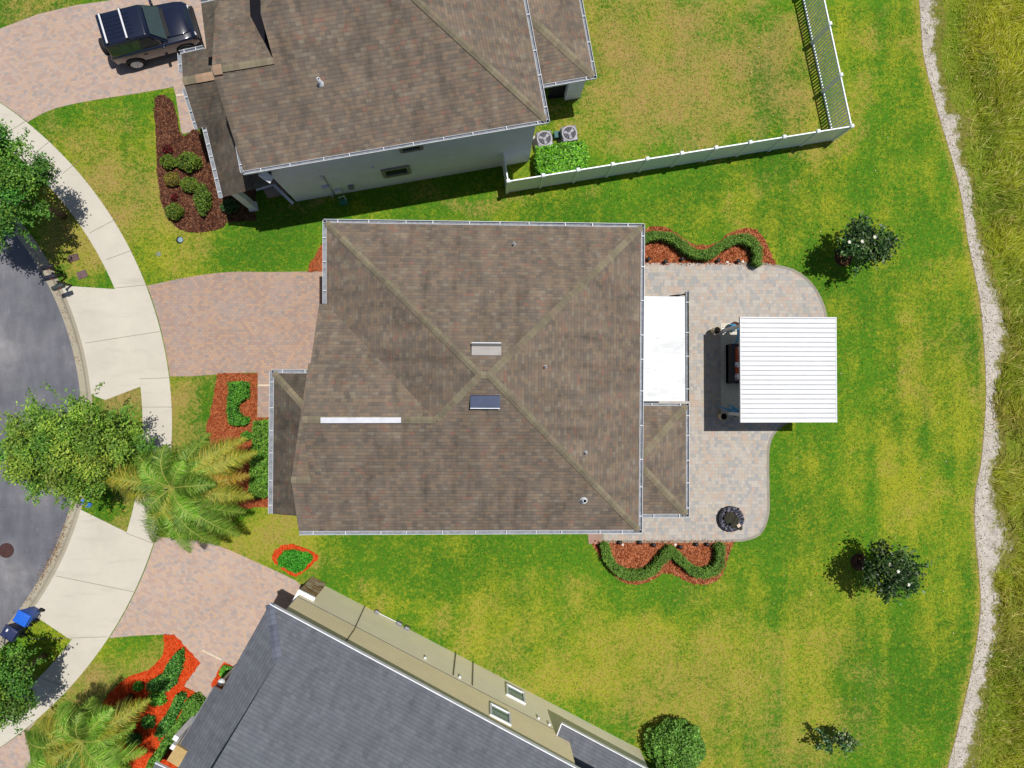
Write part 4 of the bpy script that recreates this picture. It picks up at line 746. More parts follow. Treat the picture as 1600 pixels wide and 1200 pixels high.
# ------------------------------------------------------------------ car
def car():
    c = P(250, 65, DRV_Z); ang = R(16.6); ca, sa = math.cos(ang), math.sin(ang)
    r = root('parked_car', 'glossy black off-road car with two silver roof bars and a rear spare wheel', 'car', c)
    pt = NT('dark_navy_paint', .22, .6); pt.col((.006, .009, .026)); pt.b.inputs['Coat Weight'].default_value = .8; pt.b.inputs['Coat Roughness'].default_value = .05
    trim = plain('car_black_trim', (.012, .012, .013), .6); gl = plain('car_glass', (.03, .05, .05), .05, .8); rim = plain('alloy', (.78, .79, .81), .35, .5)
    Tm = lambda v: Vector((c.x + v[0] * .935 * ca - v[1] * sa, c.y + v[0] * .935 * sa + v[1] * ca, c.z + v[2]))
    class CM(MB):
        def done(s, name, mats, par=r, **k): s.v = [Tm(v) for v in s.v]; return bld(s, name, mats, par, **k)
    def loft(m, st, rr=.1):
        rings = []
        for x, hw, zb, zt in st:
            q = min(rr, (zt - zb) / 3); pts = []
            for cy, cz, a0 in ((hw - q, zt - q, 0), (-hw + q, zt - q, 90), (-hw + q, zb + q, 180), (hw - q, zb + q, 270)):
                for a in (0, 30, 60, 90): pts.append((x, cy + q * math.cos(R(a0 + a)), cz + q * math.sin(R(a0 + a))))
            rings.append(pts)
        n = 16; vs = [p for g in rings for p in g]; fs = []
        for i in range(len(rings) - 1): fs += [(i * n + k, (i + 1) * n + k, (i + 1) * n + (k + 1) % n, i * n + (k + 1) % n) for k in range(n)]
        fs += [tuple(range(n)), tuple(range(len(vs) - n, len(vs)))[::-1]]; m.add(vs, fs)
    m = CM(); loft(m, [(-2.1, .86, .52, 1.12), (-2.04, .92, .45, 1.2), (-1.2, .95, .42, 1.23), (.5, .96, .42, 1.23), (.85, .95, .42, 1.2), (1.5, .93, .42, 1.16), (1.85, .88, .46, 1.1), (2.02, .8, .5, 1.0), (2.08, .72, .56, .9)], .09); m.done('body', pt.m, smooth=True, bevel=0)
    m = CM(); loft(m, [(.72, .62, 1.1, 1.255), (.8, .68, 1.1, 1.27), (1.5, .66, 1.1, 1.22), (1.82, .6, 1.05, 1.15), (1.92, .5, 1.0, 1.08)], .035); m.done('bonnet', pt.m, smooth=True)
    m = CM(); m.add([(-2.0, -.9, 1.2), (.78, -.88, 1.18), (.78, .88, 1.18), (-2.0, .9, 1.2), (-1.92, -.74, 1.86), (.12, -.72, 1.86), (.12, .72, 1.86), (-1.92, .74, 1.86)], [(0, 3, 2, 1), (4, 5, 6, 7), (0, 1, 5, 4), (1, 2, 6, 5), (2, 3, 7, 6), (3, 0, 4, 7)]); m.done('cabin', pt.m, bevel=.05, seg=3)
    m = CM(); m.add([(-1.97, -.76, 1.85), (.16, -.73, 1.85), (.16, .73, 1.85), (-1.97, .76, 1.85), (-1.93, -.71, 1.95), (.04, -.68, 1.94), (.04, .68, 1.94), (-1.93, .71, 1.95)], [(0, 3, 2, 1), (4, 5, 6, 7), (0, 1, 5, 4), (1, 2, 6, 5), (2, 3, 7, 6), (3, 0, 4, 7)])
    o = m.done('roof', pt.m, bevel=.05, seg=3)
    for y in (-.45, -.27, -.09, .09, .27, .45): m = CM(); m.box((-1.15, y, 1.955), (1.4, .05, .015)); m.done('roof_rib', pt.m, o)
    for x in (-1.72, -.78):
        m = CM(); m.box((x, 0, 2.03), (.085, 1.36, .035)); b = m.done('roof_bar', M['alu'], bevel=.01); 
        for y in (-.66, .66): m = CM(); m.box((x, y, 1.99), (.12, .07, .09)); m.done('bar_foot', trim, b)
    q = lambda a, b, t: [a[i] * (1 - t) + b[i] * t for i in range(3)]
    m = CM(); m.add([(.735, -.76, 1.25), (.735, .76, 1.25), (.2, .64, 1.82), (.2, -.64, 1.82)], [(0, 1, 2, 3)]); m.v = [(x + .035, y, z + .02) for x, y, z in m.v]; m.done('windscreen', gl)
    m = CM(); m.box((.62, .0, 1.3), (.3, 1.3, .03)); m.v = [(x + .16, y, z - .02) for x, y, z in m.v]; m.done('cowl', trim)
    for s in (-1, 1):
        for x0, x1 in ((-1.85, -.95), (-.88, .1)):
            m = CM(); f = lambda x, z: (x, s * (.885 - (z - 1.2) * .235 + .012), z); xt = x1 - (.0 if x1 < 0 else .0)
            m.add([f(x0, 1.3), f(x1 + (.28 if x1 > 0 else 0), 1.3), f(x1, 1.78), f(x0 + .03, 1.78)], [(0, 1, 2, 3)]); m.done('side_window', gl)
        m = CM(); m.box((.5, s * 1.03, 1.28), (.12, .22, .17)); m.box((.5, s * .92, 1.24), (.06, .14, .05)); m.done('wing_mirror', pt.m, bevel=.03)
        m = CM(); m.box((1.98, s * .62, .93), (.16, .22, .14), s * -R(18)); m.done('headlight', M['alu'], bevel=.03)
        m = CM(); m.box((-2.09, s * .74, 1.0), (.05, .13, .22)); m.done('tail_light', plain('red_lamp', (.3, .02, .02), .3), bevel=.01)
        for k, z in ((0, 0),): m = CM(); m.box((-.5, s * .965, .98), (.2, .03, .035)); m.done('door_handle', trim)
        for x in (-1.27, 1.27):
            m = CM(); n = 14; vs = []
            for i in range(n + 1):
                a = math.pi * i / n; vs += [(x + .47 * math.cos(a), s * .9, .42 + .45 * math.sin(a)), (x + .47 * math.cos(a), s * 1.0, .42 + .43 * math.sin(a)), (x + .4 * math.cos(a), s * 1.0, .42 + .38 * math.sin(a)), (x + .4 * math.cos(a), s * .9, .42 + .38 * math.sin(a))]
            fs = [(4 * i + j, 4 * i + (j + 1) % 4, 4 * i + 4 + (j + 1) % 4, 4 * i + 4 + j) for i in range(n) for j in range(4)]; m.add(vs, fs); m.done('wheel_arch', trim, smooth=True)
            wheel(m, CM, x, s * .86, .4, s, trim, rim, 'wheel')
    m = CM(); m.box((2.1, 0, .62), (.16, 1.6, .22)); m.done('front_bumper', trim, bevel=.05)
    m = CM(); m.box((2.05, 0, .86), (.06, 1.0, .17)); m.done('grille', trim, bevel=.01)
    m = CM(); m.box((-2.12, 0, .6), (.14, 1.65, .22)); m.done('rear_bumper', trim, bevel=.05)
    m = CM(); m.add([(-2.03, -.66, 1.3), (-2.03, .66, 1.3), (-1.965, .6, 1.78), (-1.965, -.6, 1.78)], [(0, 1, 2, 3)]); m.done('rear_window', gl)
    m = CM(); vs = []
    for xx, rr in ((-2.14, .3), (-2.16, .37), (-2.34, .37), (-2.37, .3), (-2.37, .02)): vs += [(xx, -.18 + rr * math.cos(2 * math.pi * k / 24), 1.02 + rr * math.sin(2 * math.pi * k / 24)) for k in range(24)]
    m.add(vs, [(i * 24 + k, i * 24 + (k + 1) % 24, i * 24 + 24 + (k + 1) % 24, i * 24 + 24 + k) for i in range(4) for k in range(24)]); m.done('spare_wheel', M['rubber'], smooth=True)
def wheel(m, CM, x, y, r, s, trim, rim, name):
    def cyl(mm, prof, n=26):
        vs = []
        for yy, rr in prof: vs += [(x + rr * math.cos(2 * math.pi * k / n), y + s * yy, r + rr * math.sin(2 * math.pi * k / n)) for k in range(n)]
        mm.add(vs, [(i * n + k, i * n + (k + 1) % n, i * n + n + (k + 1) % n, i * n + n + k) for i in range(len(prof) - 1) for k in range(n)])
    t = CM(); cyl(t, [(-.14, .24), (-.13, .36), (-.1, .39), (.08, .39), (.12, .37), (.135, .27), (.1, .255), (.04, .25), (.02, .02)]); o = t.done(name, M['rubber'], smooth=True)
    t = CM(); cyl(t, [(.13, .285), (.145, .27), (.125, .24)])
    for k in range(6):
        a = R(60 * k + 12)
        for w in (-.035, .035):
            ex = (math.cos(a), math.sin(a)); nx = (-ex[1], ex[0]); vs = []
            for rr, ww in ((.04, .035), (.255, .036)):
                for sd in (-1, 1):
                    for yy in (.08, .135): vs.append((x + ex[0] * rr + nx[0] * (w * rr / .12 + sd * ww), y + s * yy, r + ex[1] * rr + nx[1] * (w * rr / .12 + sd * ww)))
            t.add(vs, [(0, 1, 3, 2), (4, 6, 7, 5), (0, 4, 5, 1), (2, 3, 7, 6), (1, 5, 7, 3), (0, 2, 6, 4)])
    cyl(t, [(.12, .06), (.135, .05), (.137, .0)]); t.done('rim', rim, o)
car()
# ------------------------------------------------------------------ pavilion and patio things
pv = root('patio_pavilion', 'open patio pavilion with a white ribbed metal roof', 'pavilion', P(1230, 578, 0)); zt = 3.1
v0, v1 = P(1157, 496, zt), P(1307, 659, zt); xm, ym = (v0.x + v1.x) / 2, (v0.y + v1.y) / 2; lx, ly = v1.x - v0.x, v0.y - v1.y
m = MB(); n = 22; vs = []; ns = 0
prof = []
for i in range(n):
    y = v1.y + ly * i / n; w = ly / n; prof += [(y, 0), (y + w * .72, 0), (y + w * .88, .03), (y + w * .94, .03)]
prof.append((v0.y, 0))
for x in (v0.x, v1.x): vs += [(x, y, zt + z) for y, z in prof]
k = len(prof); [m.add([vs[i], vs[k + i], vs[k + i + 1], vs[i + 1]], [(0, 1, 2, 3)], 1 if i % 4 == 1 else 0) for i in range(k - 1)]; m.box((xm, ym, zt - .03), (lx, ly, .05)); bld(m, 'ribbed_roof', [M['white_ribbed'], M['seam']], pv)
m = MB()
for y in (v1.y, v0.y): m.box((xm, y, zt - .05), (lx + .06, .05, .14))
for x in (v0.x, v1.x): m.box((x, ym, zt - .055), (.05, ly - .06, .14))
bld(m, 'roof_edge', M['white_ribbed'], pv)
for x in (v0.x + .3, v1.x - .3):
    for y in (v1.y + .3, v0.y - .3): m = MB(); m.box((x, y, 1.45), (.14, .14, 2.9)); m.box((x, y, .06), (.24, .24, .12)); bld(m, 'pavilion_post', M['white'], pv)
for y in (v1.y + .3, v0.y - .3): m = MB(); m.box((xm, y, 2.95), (lx - .5, .1, .14)); bld(m, 'roof_beam', M['white'], pv)
RG = [P(1126, 651), P(1210, 651), P(1210, 505), P(1126, 505)]
m = MB(); m.prism([tuple(p[:2]) for p in RG], PAT_Z, PAT_Z + .012); t = NT('rug', .95, .05); t.col(t.vary(t.mix(t.rng(t.noise(40), .4, .6, 0, 1), al(240, 232, 210), al(224, 216, 200)), .9, 1.08, 6)); setp(m.build('patio_rug', t.m), 'flat pale grey rug under the pavilion', 'rug')
sf = root('outdoor_sofa', 'dark wicker outdoor sofa with rust red seat cushions under the pavilion edge', 'sofa', P(1142, 567, PAT_Z))
wk = plain('dark_wicker', (.045, .045, .05), .8, .2, .3, 30); ru = plain('rust_cushion', (.42, .09, .045), .9, .1, .15, 8)
sy0, sy1 = P(0, 599).y, P(0, 536).y; sx = P(1131, 0).x; sm = (sy0 + sy1) / 2; sl = sy1 - sy0; b = PAT_Z + .012
m = MB(); m.box((sx + .45, sm, b + .19), (.9, sl, .36)); bld(m, 'sofa_base', wk, sf, bevel=.02)
m = MB(); m.box((sx + .09, sm, b + .4), (.18, sl, .78)); bld(m, 'backrest', wk, sf, bevel=.03)
for s in (-1, 1): m = MB(); m.box((sx + .45, sm + s * (sl / 2 - .07), b + .32), (.86, .14, .6)); bld(m, 'armrest', wk, sf, bevel=.02)
for s in (-1, 1):
    m = MB(); m.box((sx + .55, sm + s * .4, b + .43), (.66, .76, .15)); bld(m, 'seat_cushion', ru, sf, bevel=.05, seg=3); m = MB(); m.box((sx + .26, sm + s * .4, b + .62), (.16, .74, .42)); bld(m, 'back_cushion', ru, sf, bevel=.06, seg=3)
for (px, py, rz, lab) in ((1150, 570, 0, 'white oval pillow in the middle of the rust sofa'), (1150, 588, 0, 'white oval pillow at the lower end of the rust sofa'), (1154, 548, 35, 'white pillow lying slanted at the upper end of the rust sofa')):
    p = P(px, py, .8); m = MB(); n = 14
    for i in range(5):
        pass
    m.lathe((0, 0, 0), [(0, -.07), (.1, -.06), (.17, 0), (.1, .06), (0, .07)], 16); a = R(rz); m.v = [(p.x + (x * math.cos(a) - y * 1.15 * math.sin(a)) * .75, p.y + (x * math.sin(a) + y * 1.15 * math.cos(a)), p.z + z + x * .5) for x, y, z in m.v]
    setp(m.build('pillow', plain('white_pillow', (.75, .76, .8), .9), None, origin=(p.x, p.y, p.z - .08), smooth=True), lab, 'pillow', 'pillows on the outdoor sofa')
crm = plain('cream_planter', al(215, 200, 168), .7); soil = plain('dark_soil', (.008, .007, .006), 1)
for px, py, lab in ((1121, 516, 'cream rimmed round planter at the sunlit upper corner of the pavilion'), (1132, 651, 'cream rimmed round planter in the shade at the lower corner of the pavilion')):
    p = P(px, py, .75); r = root('planter', lab, 'planter', (p.x, p.y, PAT_Z), 'cream planters at the pavilion corners')
    m = MB(); m.lathe((p.x, p.y, 0), [(.11, PAT_Z), (.15, .3), (.185, .73), (.19, .75), (.165, .75), (.155, .7), (.12, .35), (0, .35)], 22); bld(m, 'pot', crm, r, smooth=True)
    m = MB(); m.lathe((p.x, p.y, 0), [(.155, .62), (0, .63)], 16); bld(m, 'soil', soil, r)
brn = plain('brown_wicker_pot', (.09, .04, .022), .8, .2, .4, 25)
def leafblade(m, pts, w):
    pts = [Vector(p) for p in pts]; L = []; Rr = []
    for i, p in enumerate(pts):
        d = (pts[min(i + 1, len(pts) - 1)] - pts[max(i - 1, 0)]).normalized(); s = d.cross(Vector((0, 0, 1))).normalized(); ww = w * math.sin(math.pi * (.12 + .86 * i / (len(pts) - 1))); L.append(p + s * ww); Rr.append(p - s * ww + Vector((0, 0, -.02)))
    n = len(pts); m.add(L + [p + Vector((0, 0, -.03)) for p in pts] + Rr, [(i, i + 1, n + i + 1, n + i) for i in range(n - 1)] + [(n + i, n + i + 1, 2 * n + i + 1, 2 * n + i) for i in range(n - 1)])
bl = NT('blue_green_leaf', .35, .6); bl.col(bl.vary(bl.n('RGB').outputs[0], .8, 1.2)); bl.t.nodes['RGB'].outputs[0].default_value = (*al(90, 178, 225), 1)
for px, py, dirs, lab in ((1151, 508, [(-90, 1.05, .16), (-70, .7, .12), (-160, .5, .1), (-120, .45, .1), (170, .35, .08), (-20, .4, .08)], 'potted plant with long blue-green leaves beside the upper end of the sofa'), (1151, 645, [(160, .95, .1), (110, .4, .1), (60, .35, .1), (175, .5, .08), (-30, .4, .08), (130, .55, .1)], 'potted plant with blue-green leaves near the lower cream planter')):
    p = P(px, py, .8); r = root('potted_plant', lab, 'potted plant', (p.x, p.y, PAT_Z), 'blue leaved plants by the pavilion')
    m = MB(); m.lathe((p.x, p.y, 0), [(.1, PAT_Z), (.17, .3), (.19, .6), (.15, .8), (.12, .81), (.1, .7), (0, .7)], 20); bld(m, 'pot', brn, r, smooth=True); m = MB()
    for a, L, w in dirs:
        d = Vector((math.cos(R(a)), math.sin(R(a)), 0)); o = Vector((p.x, p.y, .74)); leafblade(m, [o + d * (L * t) + Vector((0, 0, .35 * math.sin(math.pi * min(t * 1.15, 1)) * L - .25 * t * t)) for t in np.linspace(0, 1, 7)], w / 2)
    bld(m, 'leaves', bl.m, r, smooth=True)
# fire pit
def rock(m, c, s, mi=0, seed=0, flat=.6):
    rs = np.random.default_rng(seed); n, k = 7, 4; vs = []
    for i in range(k):
        ph = math.pi * (i + .5) / k - math.pi / 2
        for j in range(n):
            a = 2 * math.pi * j / n + i * .3; q = s * rs.uniform(.75, 1.15); vs.append((c[0] + q * math.cos(ph) * math.cos(a), c[1] + q * math.cos(ph) * math.sin(a), c[2] + q * flat * math.sin(ph)))
    m.add(vs, [(i * n + j, i * n + (j + 1) % n, (i + 1) * n + (j + 1) % n, (i + 1) * n + j) for i in range(k - 1) for j in range(n)] + [tuple(range(n))[::-1], tuple(range((k - 1) * n, k * n))], mi)
fc = P(1143, 811, .3); fp = root('fire_pit', 'round dark stone fire pit at the lower right of the patio', 'fire pit', (fc.x, fc.y, PAT_Z))
m = MB(); m.lathe((fc.x, fc.y, 0), [(.58, PAT_Z), (.6, .3), (.5, .34), (.42, .2), (0, .18)], 28); bld(m, 'pit_ring', plain('charcoal_stone', (.03, .03, .035), .9, .2, .4, 20), fp)
m = MB()
for i in range(300):
    a = rng.uniform(0, 2 * math.pi); rr = .6 * math.sqrt(rng.uniform(.25, 1)); rock(m, (fc.x + rr * math.cos(a), fc.y + rr * math.sin(a), .3 + rng.uniform(-.03, .06)), rng.uniform(.025, .05), int(rng.integers(0, 3)), i)
bld(m, 'lava_stones', [plain('lava_grey', al(96, 96, 112), .9), plain('lava_dark', al(56, 54, 66), .9), plain('lava_light', al(140, 138, 148), .9)], fp)['kind'] = 'stuff'
bo = plain('dark_boulder', al(64, 62, 48), .8, .2, .2, 5)
for px, py, s in ((1140, 808, .3), (1151, 811, .16), (1148, 820, .2), (1157, 825, .12)): p = P(px, py, .4); m = MB(); rock(m, (p.x, p.y, .38), s, 0, int(px), .45); bld(m, 'boulder', bo, fp)
p = P(1154, 821, .5); m = MB(); m.box((p.x, p.y, .52), (.16, .15, .05), R(35)); setp(m.build('wood_block', plain('pale_wood', al(238, 214, 190), .8), None, origin=(p.x, p.y, .49)), 'small pale square block on the fire pit stones', 'block')
# path lights
def plight(px, py, lab, grp, white=False):
    p = P(px, py); r = root('path_light', lab, 'path light', (p.x, p.y, 0), grp); m = MB(); m.tube([(p.x, p.y, 0), (p.x, p.y, .26)], .018, 6); bld(m, 'stake', M['black'], r); m = MB(); m.lathe((p.x, p.y, 0), [(0, .34), (.05, .33), (.1, .27), (.1, .25), (.03, .24), (.03, .2)], 10); bld(m, 'lamp_cap', M['black'], r)
od = ['first', 'second', 'third', 'fourth', 'fifth', 'sixth']
for i, (x, y) in enumerate(((1012, 406), (1038, 410), (1064, 406), (1120, 408), (1151, 409), (1171, 411))): plight(x, y, f'{od[i]} black path light from the house along the upper patio edge', 'path lights along the upper patio edge')
for i, (x, y) in enumerate(((967, 846), (998, 846), (1020, 850), (1061, 853), (1086, 849), (1103, 849))): plight(x, y, f'{od[i]} black path light from the left along the lower patio edge', 'path lights along the lower patio edge')
for i, (x, y, l) in enumerate(((1136, 410, 'white flat stone between the fourth and fifth upper path lights'), (1160, 409, 'white flat stone between the last two upper path lights'), (973, 851, 'small white stone near the left lower path lights'), (1055, 851, 'small white stone at the middle peak of the scalloped hedge'), (1128, 851, 'small white stone by the right end of the scalloped hedge'))):
    p = P(x, y); m = MB(); rock(m, (p.x, p.y, .04), .075, 0, i, .5); setp(m.build('stone', plain('white_stone', (.7, .68, .62), .8), None, origin=(p.x, p.y, 0)), l, 'stone', 'white stones by the patio')
# ------------------------------------------------------------------ street side things
def bin_(px, py, col, lab, rz, tag_):
    lc_ = P(px, py, 1.05); x, y = lc_.x, lc_.y; r = root('wheelie_bin', lab, 'wheeled bin', (x, y, CON_Z), 'wheeled bins at the kerb'); mt = plain('bin_plastic_' + tag_, col, .45, .4); a = R(rz); c, s = math.cos(a), math.sin(a)
    T = lambda v: (x + v[0] * c - v[1] * s, y + v[0] * s + v[1] * c, v[2])
    m = MB(); m.add([(-.2, -.2, .06), (.22, -.2, .06), (.22, .2, .06), (-.2, .2, .06), (-.29, -.27, .98), (.3, -.27, .98), (.3, .27, .98), (-.29, .27, .98)], [(0, 3, 2, 1), (0, 1, 5, 4), (1, 2, 6, 5), (2, 3, 7, 6), (3, 0, 4, 7), (4, 5, 6, 7)]); m.v = [T(v) for v in m.v]; bld(m, 'bin_body', mt, r, bevel=.03)
    m = MB(); m.add([(-.34, -.3, .98), (.33, -.3, .99), (.33, .3, .99), (-.34, .3, .98), (-.28, -.25, 1.04), (.3, -.25, 1.08), (.3, .25, 1.08), (-.28, .25, 1.04)], [(0, 3, 2, 1), (0, 1, 5, 4), (1, 2, 6, 5), (2, 3, 7, 6), (3, 0, 4, 7), (4, 5, 6, 7)]); m.v = [T(v) for v in m.v]; o = bld(m, 'lid', plain('bin_lid_' + tag_, tuple(v * 1.5 for v in col), .35, .5), r, bevel=.025)
    m = MB(); m.tube([T((.37, -.22, .97)), T((.37, .22, .97))], .018, 8); m.tube([T((.28, -.2, .95)), T((.37, -.2, .97))], .018, 6); m.tube([T((.28, .2, .95)), T((.37, .2, .97))], .018, 6); bld(m, 'handle', mt, r)
    m = MB(); m.box(T((-.12, .1, 1.062)), (.07, .13, .006), a); bld(m, 'sticker', M['fascia_w'], o) if tag_ == 'dark' else None
    for sg in (-1, 1): m = MB(); m.tube([T((.24, sg * .22, .12)), T((.24, sg * .29, .12))], .12, 14); bld(m, 'wheel', M['rubber'], r)
bin_(33, 967, al(36, 96, 196), 'bright blue wheeled recycling bin standing at the kerb', -28 + 0, 'blue')
bin_(13, 990, al(44, 52, 84), 'dark navy wheeled rubbish bin with a white lid sticker at the kerb', -32, 'dark')
def mailbox(px, py, col, lab, rz, bx, by):
    p = P(px, py, 1.15); b = P(bx, by); r = root('mailbox', lab, 'mailbox', (b.x, b.y, 0), 'mailboxes at the kerb'); mt = plain('mailbox_' + lab[:5], col, .4, .4); a = R(rz); c, s = math.cos(a), math.sin(a)
    m = MB(); n = 9; vs = []
    for xx in (-.26, .26):
        vs += [(xx, -.1, 0), (xx, .1, 0)] + [(xx, .1 * math.cos(t), .12 + .1 * math.sin(t)) for t in np.linspace(0, math.pi, n)]
    k = n + 2; m.add(vs, [(i, (i + 1) % k, k + (i + 1) % k, k + i) for i in range(k)] + [tuple(range(k))[::-1], tuple(range(k, 2 * k))]); m.v = [(p.x + v[0] * c - v[1] * s, p.y + v[0] * s + v[1] * c, 1.0 + v[2]) for v in m.v]; o = bld(m, 'mail_box', mt, r, bevel=.008)
    m = MB(); q = (p.x + .1 * c + .11 * s, p.y + .1 * s - .11 * c, 1.2); m.box(q, (.14, .015, .05), a); bld(m, 'flag', plain('red_flag', (.25, .02, .02), .5), o)
    m = MB(); m.tube([(b.x, b.y, 0), (b.x, b.y, 1.05)], .045, 8); m.tube([(b.x, b.y, .97), (p.x, p.y, .97)], .03, 8); m.tube([(b.x, b.y, .6), ((p.x + b.x) / 2, (p.y + b.y) / 2, .96)], .02, 6); m.lathe((b.x, b.y, 0), [(.06, 1.05), (.05, 1.1), (0, 1.14)], 10); bld(m, 'post', M['black'], r)
mailbox(73, 417, (.014, .015, .022), 'black mailbox farthest up the kerb of the three', 12, 97, 425)
mailbox(77, 433, (.02, .022, .035), 'glossy black mailbox in the middle of the three at the kerb', 14, 104, 433)
mailbox(90, 448, al(72, 80, 78), 'grey-green mailbox nearest the concrete apron', 20, 112, 446)
def plate(name, px, py, w, h, rz, col, lab, cat, z=.004, rnd=False, grp=None, hh=.02):
    p = P(px, py, z); m = MB()
    if rnd: m.lathe((p.x, p.y, z), [(w, 0), (w, hh), (w * .88, hh + .004), (w * .85, hh - .004), (0, hh - .002)], 24)
    else: m.box((p.x, p.y, z + hh / 2), (w, h, hh), R(rz)); m.box((p.x, p.y, z + hh + .003), (w * .8, h * .75, .006), R(rz))
    return setp(m.build(name, plain(name + '_mat', col, .8, .2, .3, 14), None, origin=tuple(p), bevel=0), lab, cat, grp)
plate('meter_cover', 115, 403, .48, .32, 18, al(112, 88, 84), 'brown rectangular meter cover in the verge, the upper of two', 'meter cover', grp='meter covers in the verge')
plate('meter_cover', 128.5, 429, .44, .34, 22, al(122, 98, 100), 'brown rectangular meter cover in the verge, the lower of two', 'meter cover', grp='meter covers in the verge')
mo = plate('manhole_cover', 10, 860, .34, 0, 0, al(84, 58, 56), 'round rusty brown manhole cover in the road', 'manhole cover', -.128, True)
plate('drain_cover', 282.5, 375, .12, 0, 0, al(150, 180, 190), 'small round pale blue drain cover in the lawn', 'drain cover', .01, True, hh=.06); p = P(281, 375); 
m = MB(); m.lathe((p.x, p.y, 0), [(.17, .0), (.17, .012), (0, .014)], 16); setp(m.build('soil_ring', soil, None, origin=(p.x, p.y, 0)), 'dark soil ring around the round drain cover', 'soil ring')
plate('valve_cover', 248, 397, .2, .2, 40, al(140, 150, 130), 'small grey-green valve cover in the dry lawn', 'valve cover')
plate('utility_marker', 139.5, 789, .26, .22, -15, al(60, 120, 200), 'small blue plastic lid on the verge near the driveway apron', 'lid', hh=.08)
plate('paint_cap', 129.5, 784, .12, .24, -12, al(70, 130, 200), 'narrow blue marker on the kerb beside the tree', 'marker', .012, hh=.03)
plate('utility_box', 538, 317, .36, .26, 9.7, al(70, 140, 110), 'green utility box lid beside the grey house wall', 'utility box', .004, hh=.18)
m = MB(); a = P(529, 309, .3); b2 = P(537, 306, .5); c2 = P(542, 314, .1); m.tube([a, b2, c2], .025, 6); m.tube([P(518, 303, .4), P(520, 309, .05)], .02, 6); setp(m.build('white_pipe', M['white'], None, origin=tuple(P(535, 312))), 'bent white pipe above the green utility box', 'pipe')
for px, py, lab in ((851, 216, 'left grey air conditioner beside the top house corner'), (890, 208, 'right grey air conditioner farther from the house wall')):
    p = P(px, py, .8); x, y = p.x, p.y; r = root('air_conditioner', lab, 'air conditioner', (x, y, 0), 'air conditioners by the top house'); m = MB(); m.box((x, y, .4), (.72, .72, .74), R(9.7)); bld(m, 'casing', M['grey_metal'], r, bevel=.05, seg=3)
    m = MB(); m.box((x, y, .02), (.9, .9, .06), R(9.7)); bld(m, 'pad', M['concrete'], r)
    m = MB(); m.lathe((x, y, 0), [(.36, .78), (.36, .8), (.3, .8), (.29, .785)], 28)
    for i in range(12): a = i * math.pi / 6; m.beam((x + .06 * math.cos(a), y + .06 * math.sin(a), .8), (x + .3 * math.cos(a), y + .3 * math.sin(a), .8), .008, .008)
    bld(m, 'fan_grille', plain('grille_grey', al(176, 172, 178), .5), r)
    m = MB(); m.lathe((x, y, 0), [(.285, .775), (0, .773)], 24); bld(m, 'fan_well', plain('fan_dark', (.03, .03, .04), .6), r)
    m = MB()
    for i in range(3):
        a = R(120 * i + 50); pts = [(.05, -.3), (.14, -.5), (.26, -.35), (.27, .25), (.15, .35), (.05, .3)]; m.face([(x + q * math.cos(a + t), y + q * math.sin(a + t), .782 + t * .01) for q, t in pts])
    m.lathe((x, y, 0), [(.07, .784), (0, .79)], 12); bld(m, 'fan_blades', plain('fan_blade_grey', al(170, 168, 178), .5), r)
plate('electric_box', 871, 213, .36, .3, 9.7, al(90, 130, 126), 'small green-grey box between the two air conditioners', 'utility box', .004, hh=.3)
# ------------------------------------------------------------------ planting
def offs(path, w):
    p = [Vector(q) for q in path]; L = []; Rt = []
    for i in range(len(p)):
        d = (p[min(i + 1, len(p) - 1)] - p[max(i - 1, 0)]).normalized(); s = Vector((-d.y, d.x)); L.append(tuple(p[i] + s * w / 2)); Rt.append(tuple(p[i] - s * w / 2))
    return L + Rt[::-1]
def hedge(name, label, poly, h, cols, grp=None, dens=1100, size=.045, rough=.05, cat='hedge', gloss=False, z0=.0, path=None):
    poly = rag([tuple(q[:2]) for q in poly], .028, .16); A = np.array(poly); c = A.mean(0); r = root(name, label, cat, (c[0], c[1], z0), grp)
    m = MB(); inn_ = [tuple(c + (q - c) * .96) for q in A]; 
    if path is None: m.prism([tuple(c + (q - c) * .95) for q in A], z0, h - .2)
    else:
        for a_, b_ in zip(path[0], path[0][1:]): m.beam((a_[0], a_[1], (h - .2) / 2), (b_[0], b_[1], (h - .2) / 2), path[1] * .75, h - .2)
    m.v = m.v; bld(m, 'branches', M['core'], r)
    x0, y0 = A.min(0); x1, y1 = A.max(0); ar = .5 * abs(np.dot(A[:, 0], np.roll(A[:, 1], 1)) - np.dot(A[:, 1], np.roll(A[:, 0], 1)))
    N = int(ar * dens); X = []; 
    while sum(len(q) for q in X) < N:
        q = rng.uniform((x0 - rough, y0 - rough), (x1 + rough, y1 + rough), (N * 3, 2)); X.append(q[pip(q[:, 0], q[:, 1], poly)])
    X = np.concatenate(X)[:N]; z = h - .04 + (fbm(X[:, 0], X[:, 1], .35) - .5) * .34 - rng.exponential(.035, N); top = np.c_[X, z]
    per = np.linalg.norm(A - np.roll(A, -1, 0), axis=1); S = []; dens *= .9
    for i in range(len(A)):
        k = int(per[i] * h * dens * .45)
        if k < 1: continue
        t = rng.random((k, 1)); q = A[i] * (1 - t) + A[(i + 1) % len(A)] * t + rng.normal(0, .03, (k, 2)); S.append(np.c_[q, rng.uniform(z0 + .05, h, k)])
    pts = np.concatenate([top] + S); col = palette(cols, len(pts)); f = .72 + .6 * fbm(pts[:, 0], pts[:, 1], .5); col = col * f[:, None]
    npmesh('foliage', leafverts(pts, size, .45), 4, col, M['leaf_gloss' if gloss else 'leaf'], r); return r
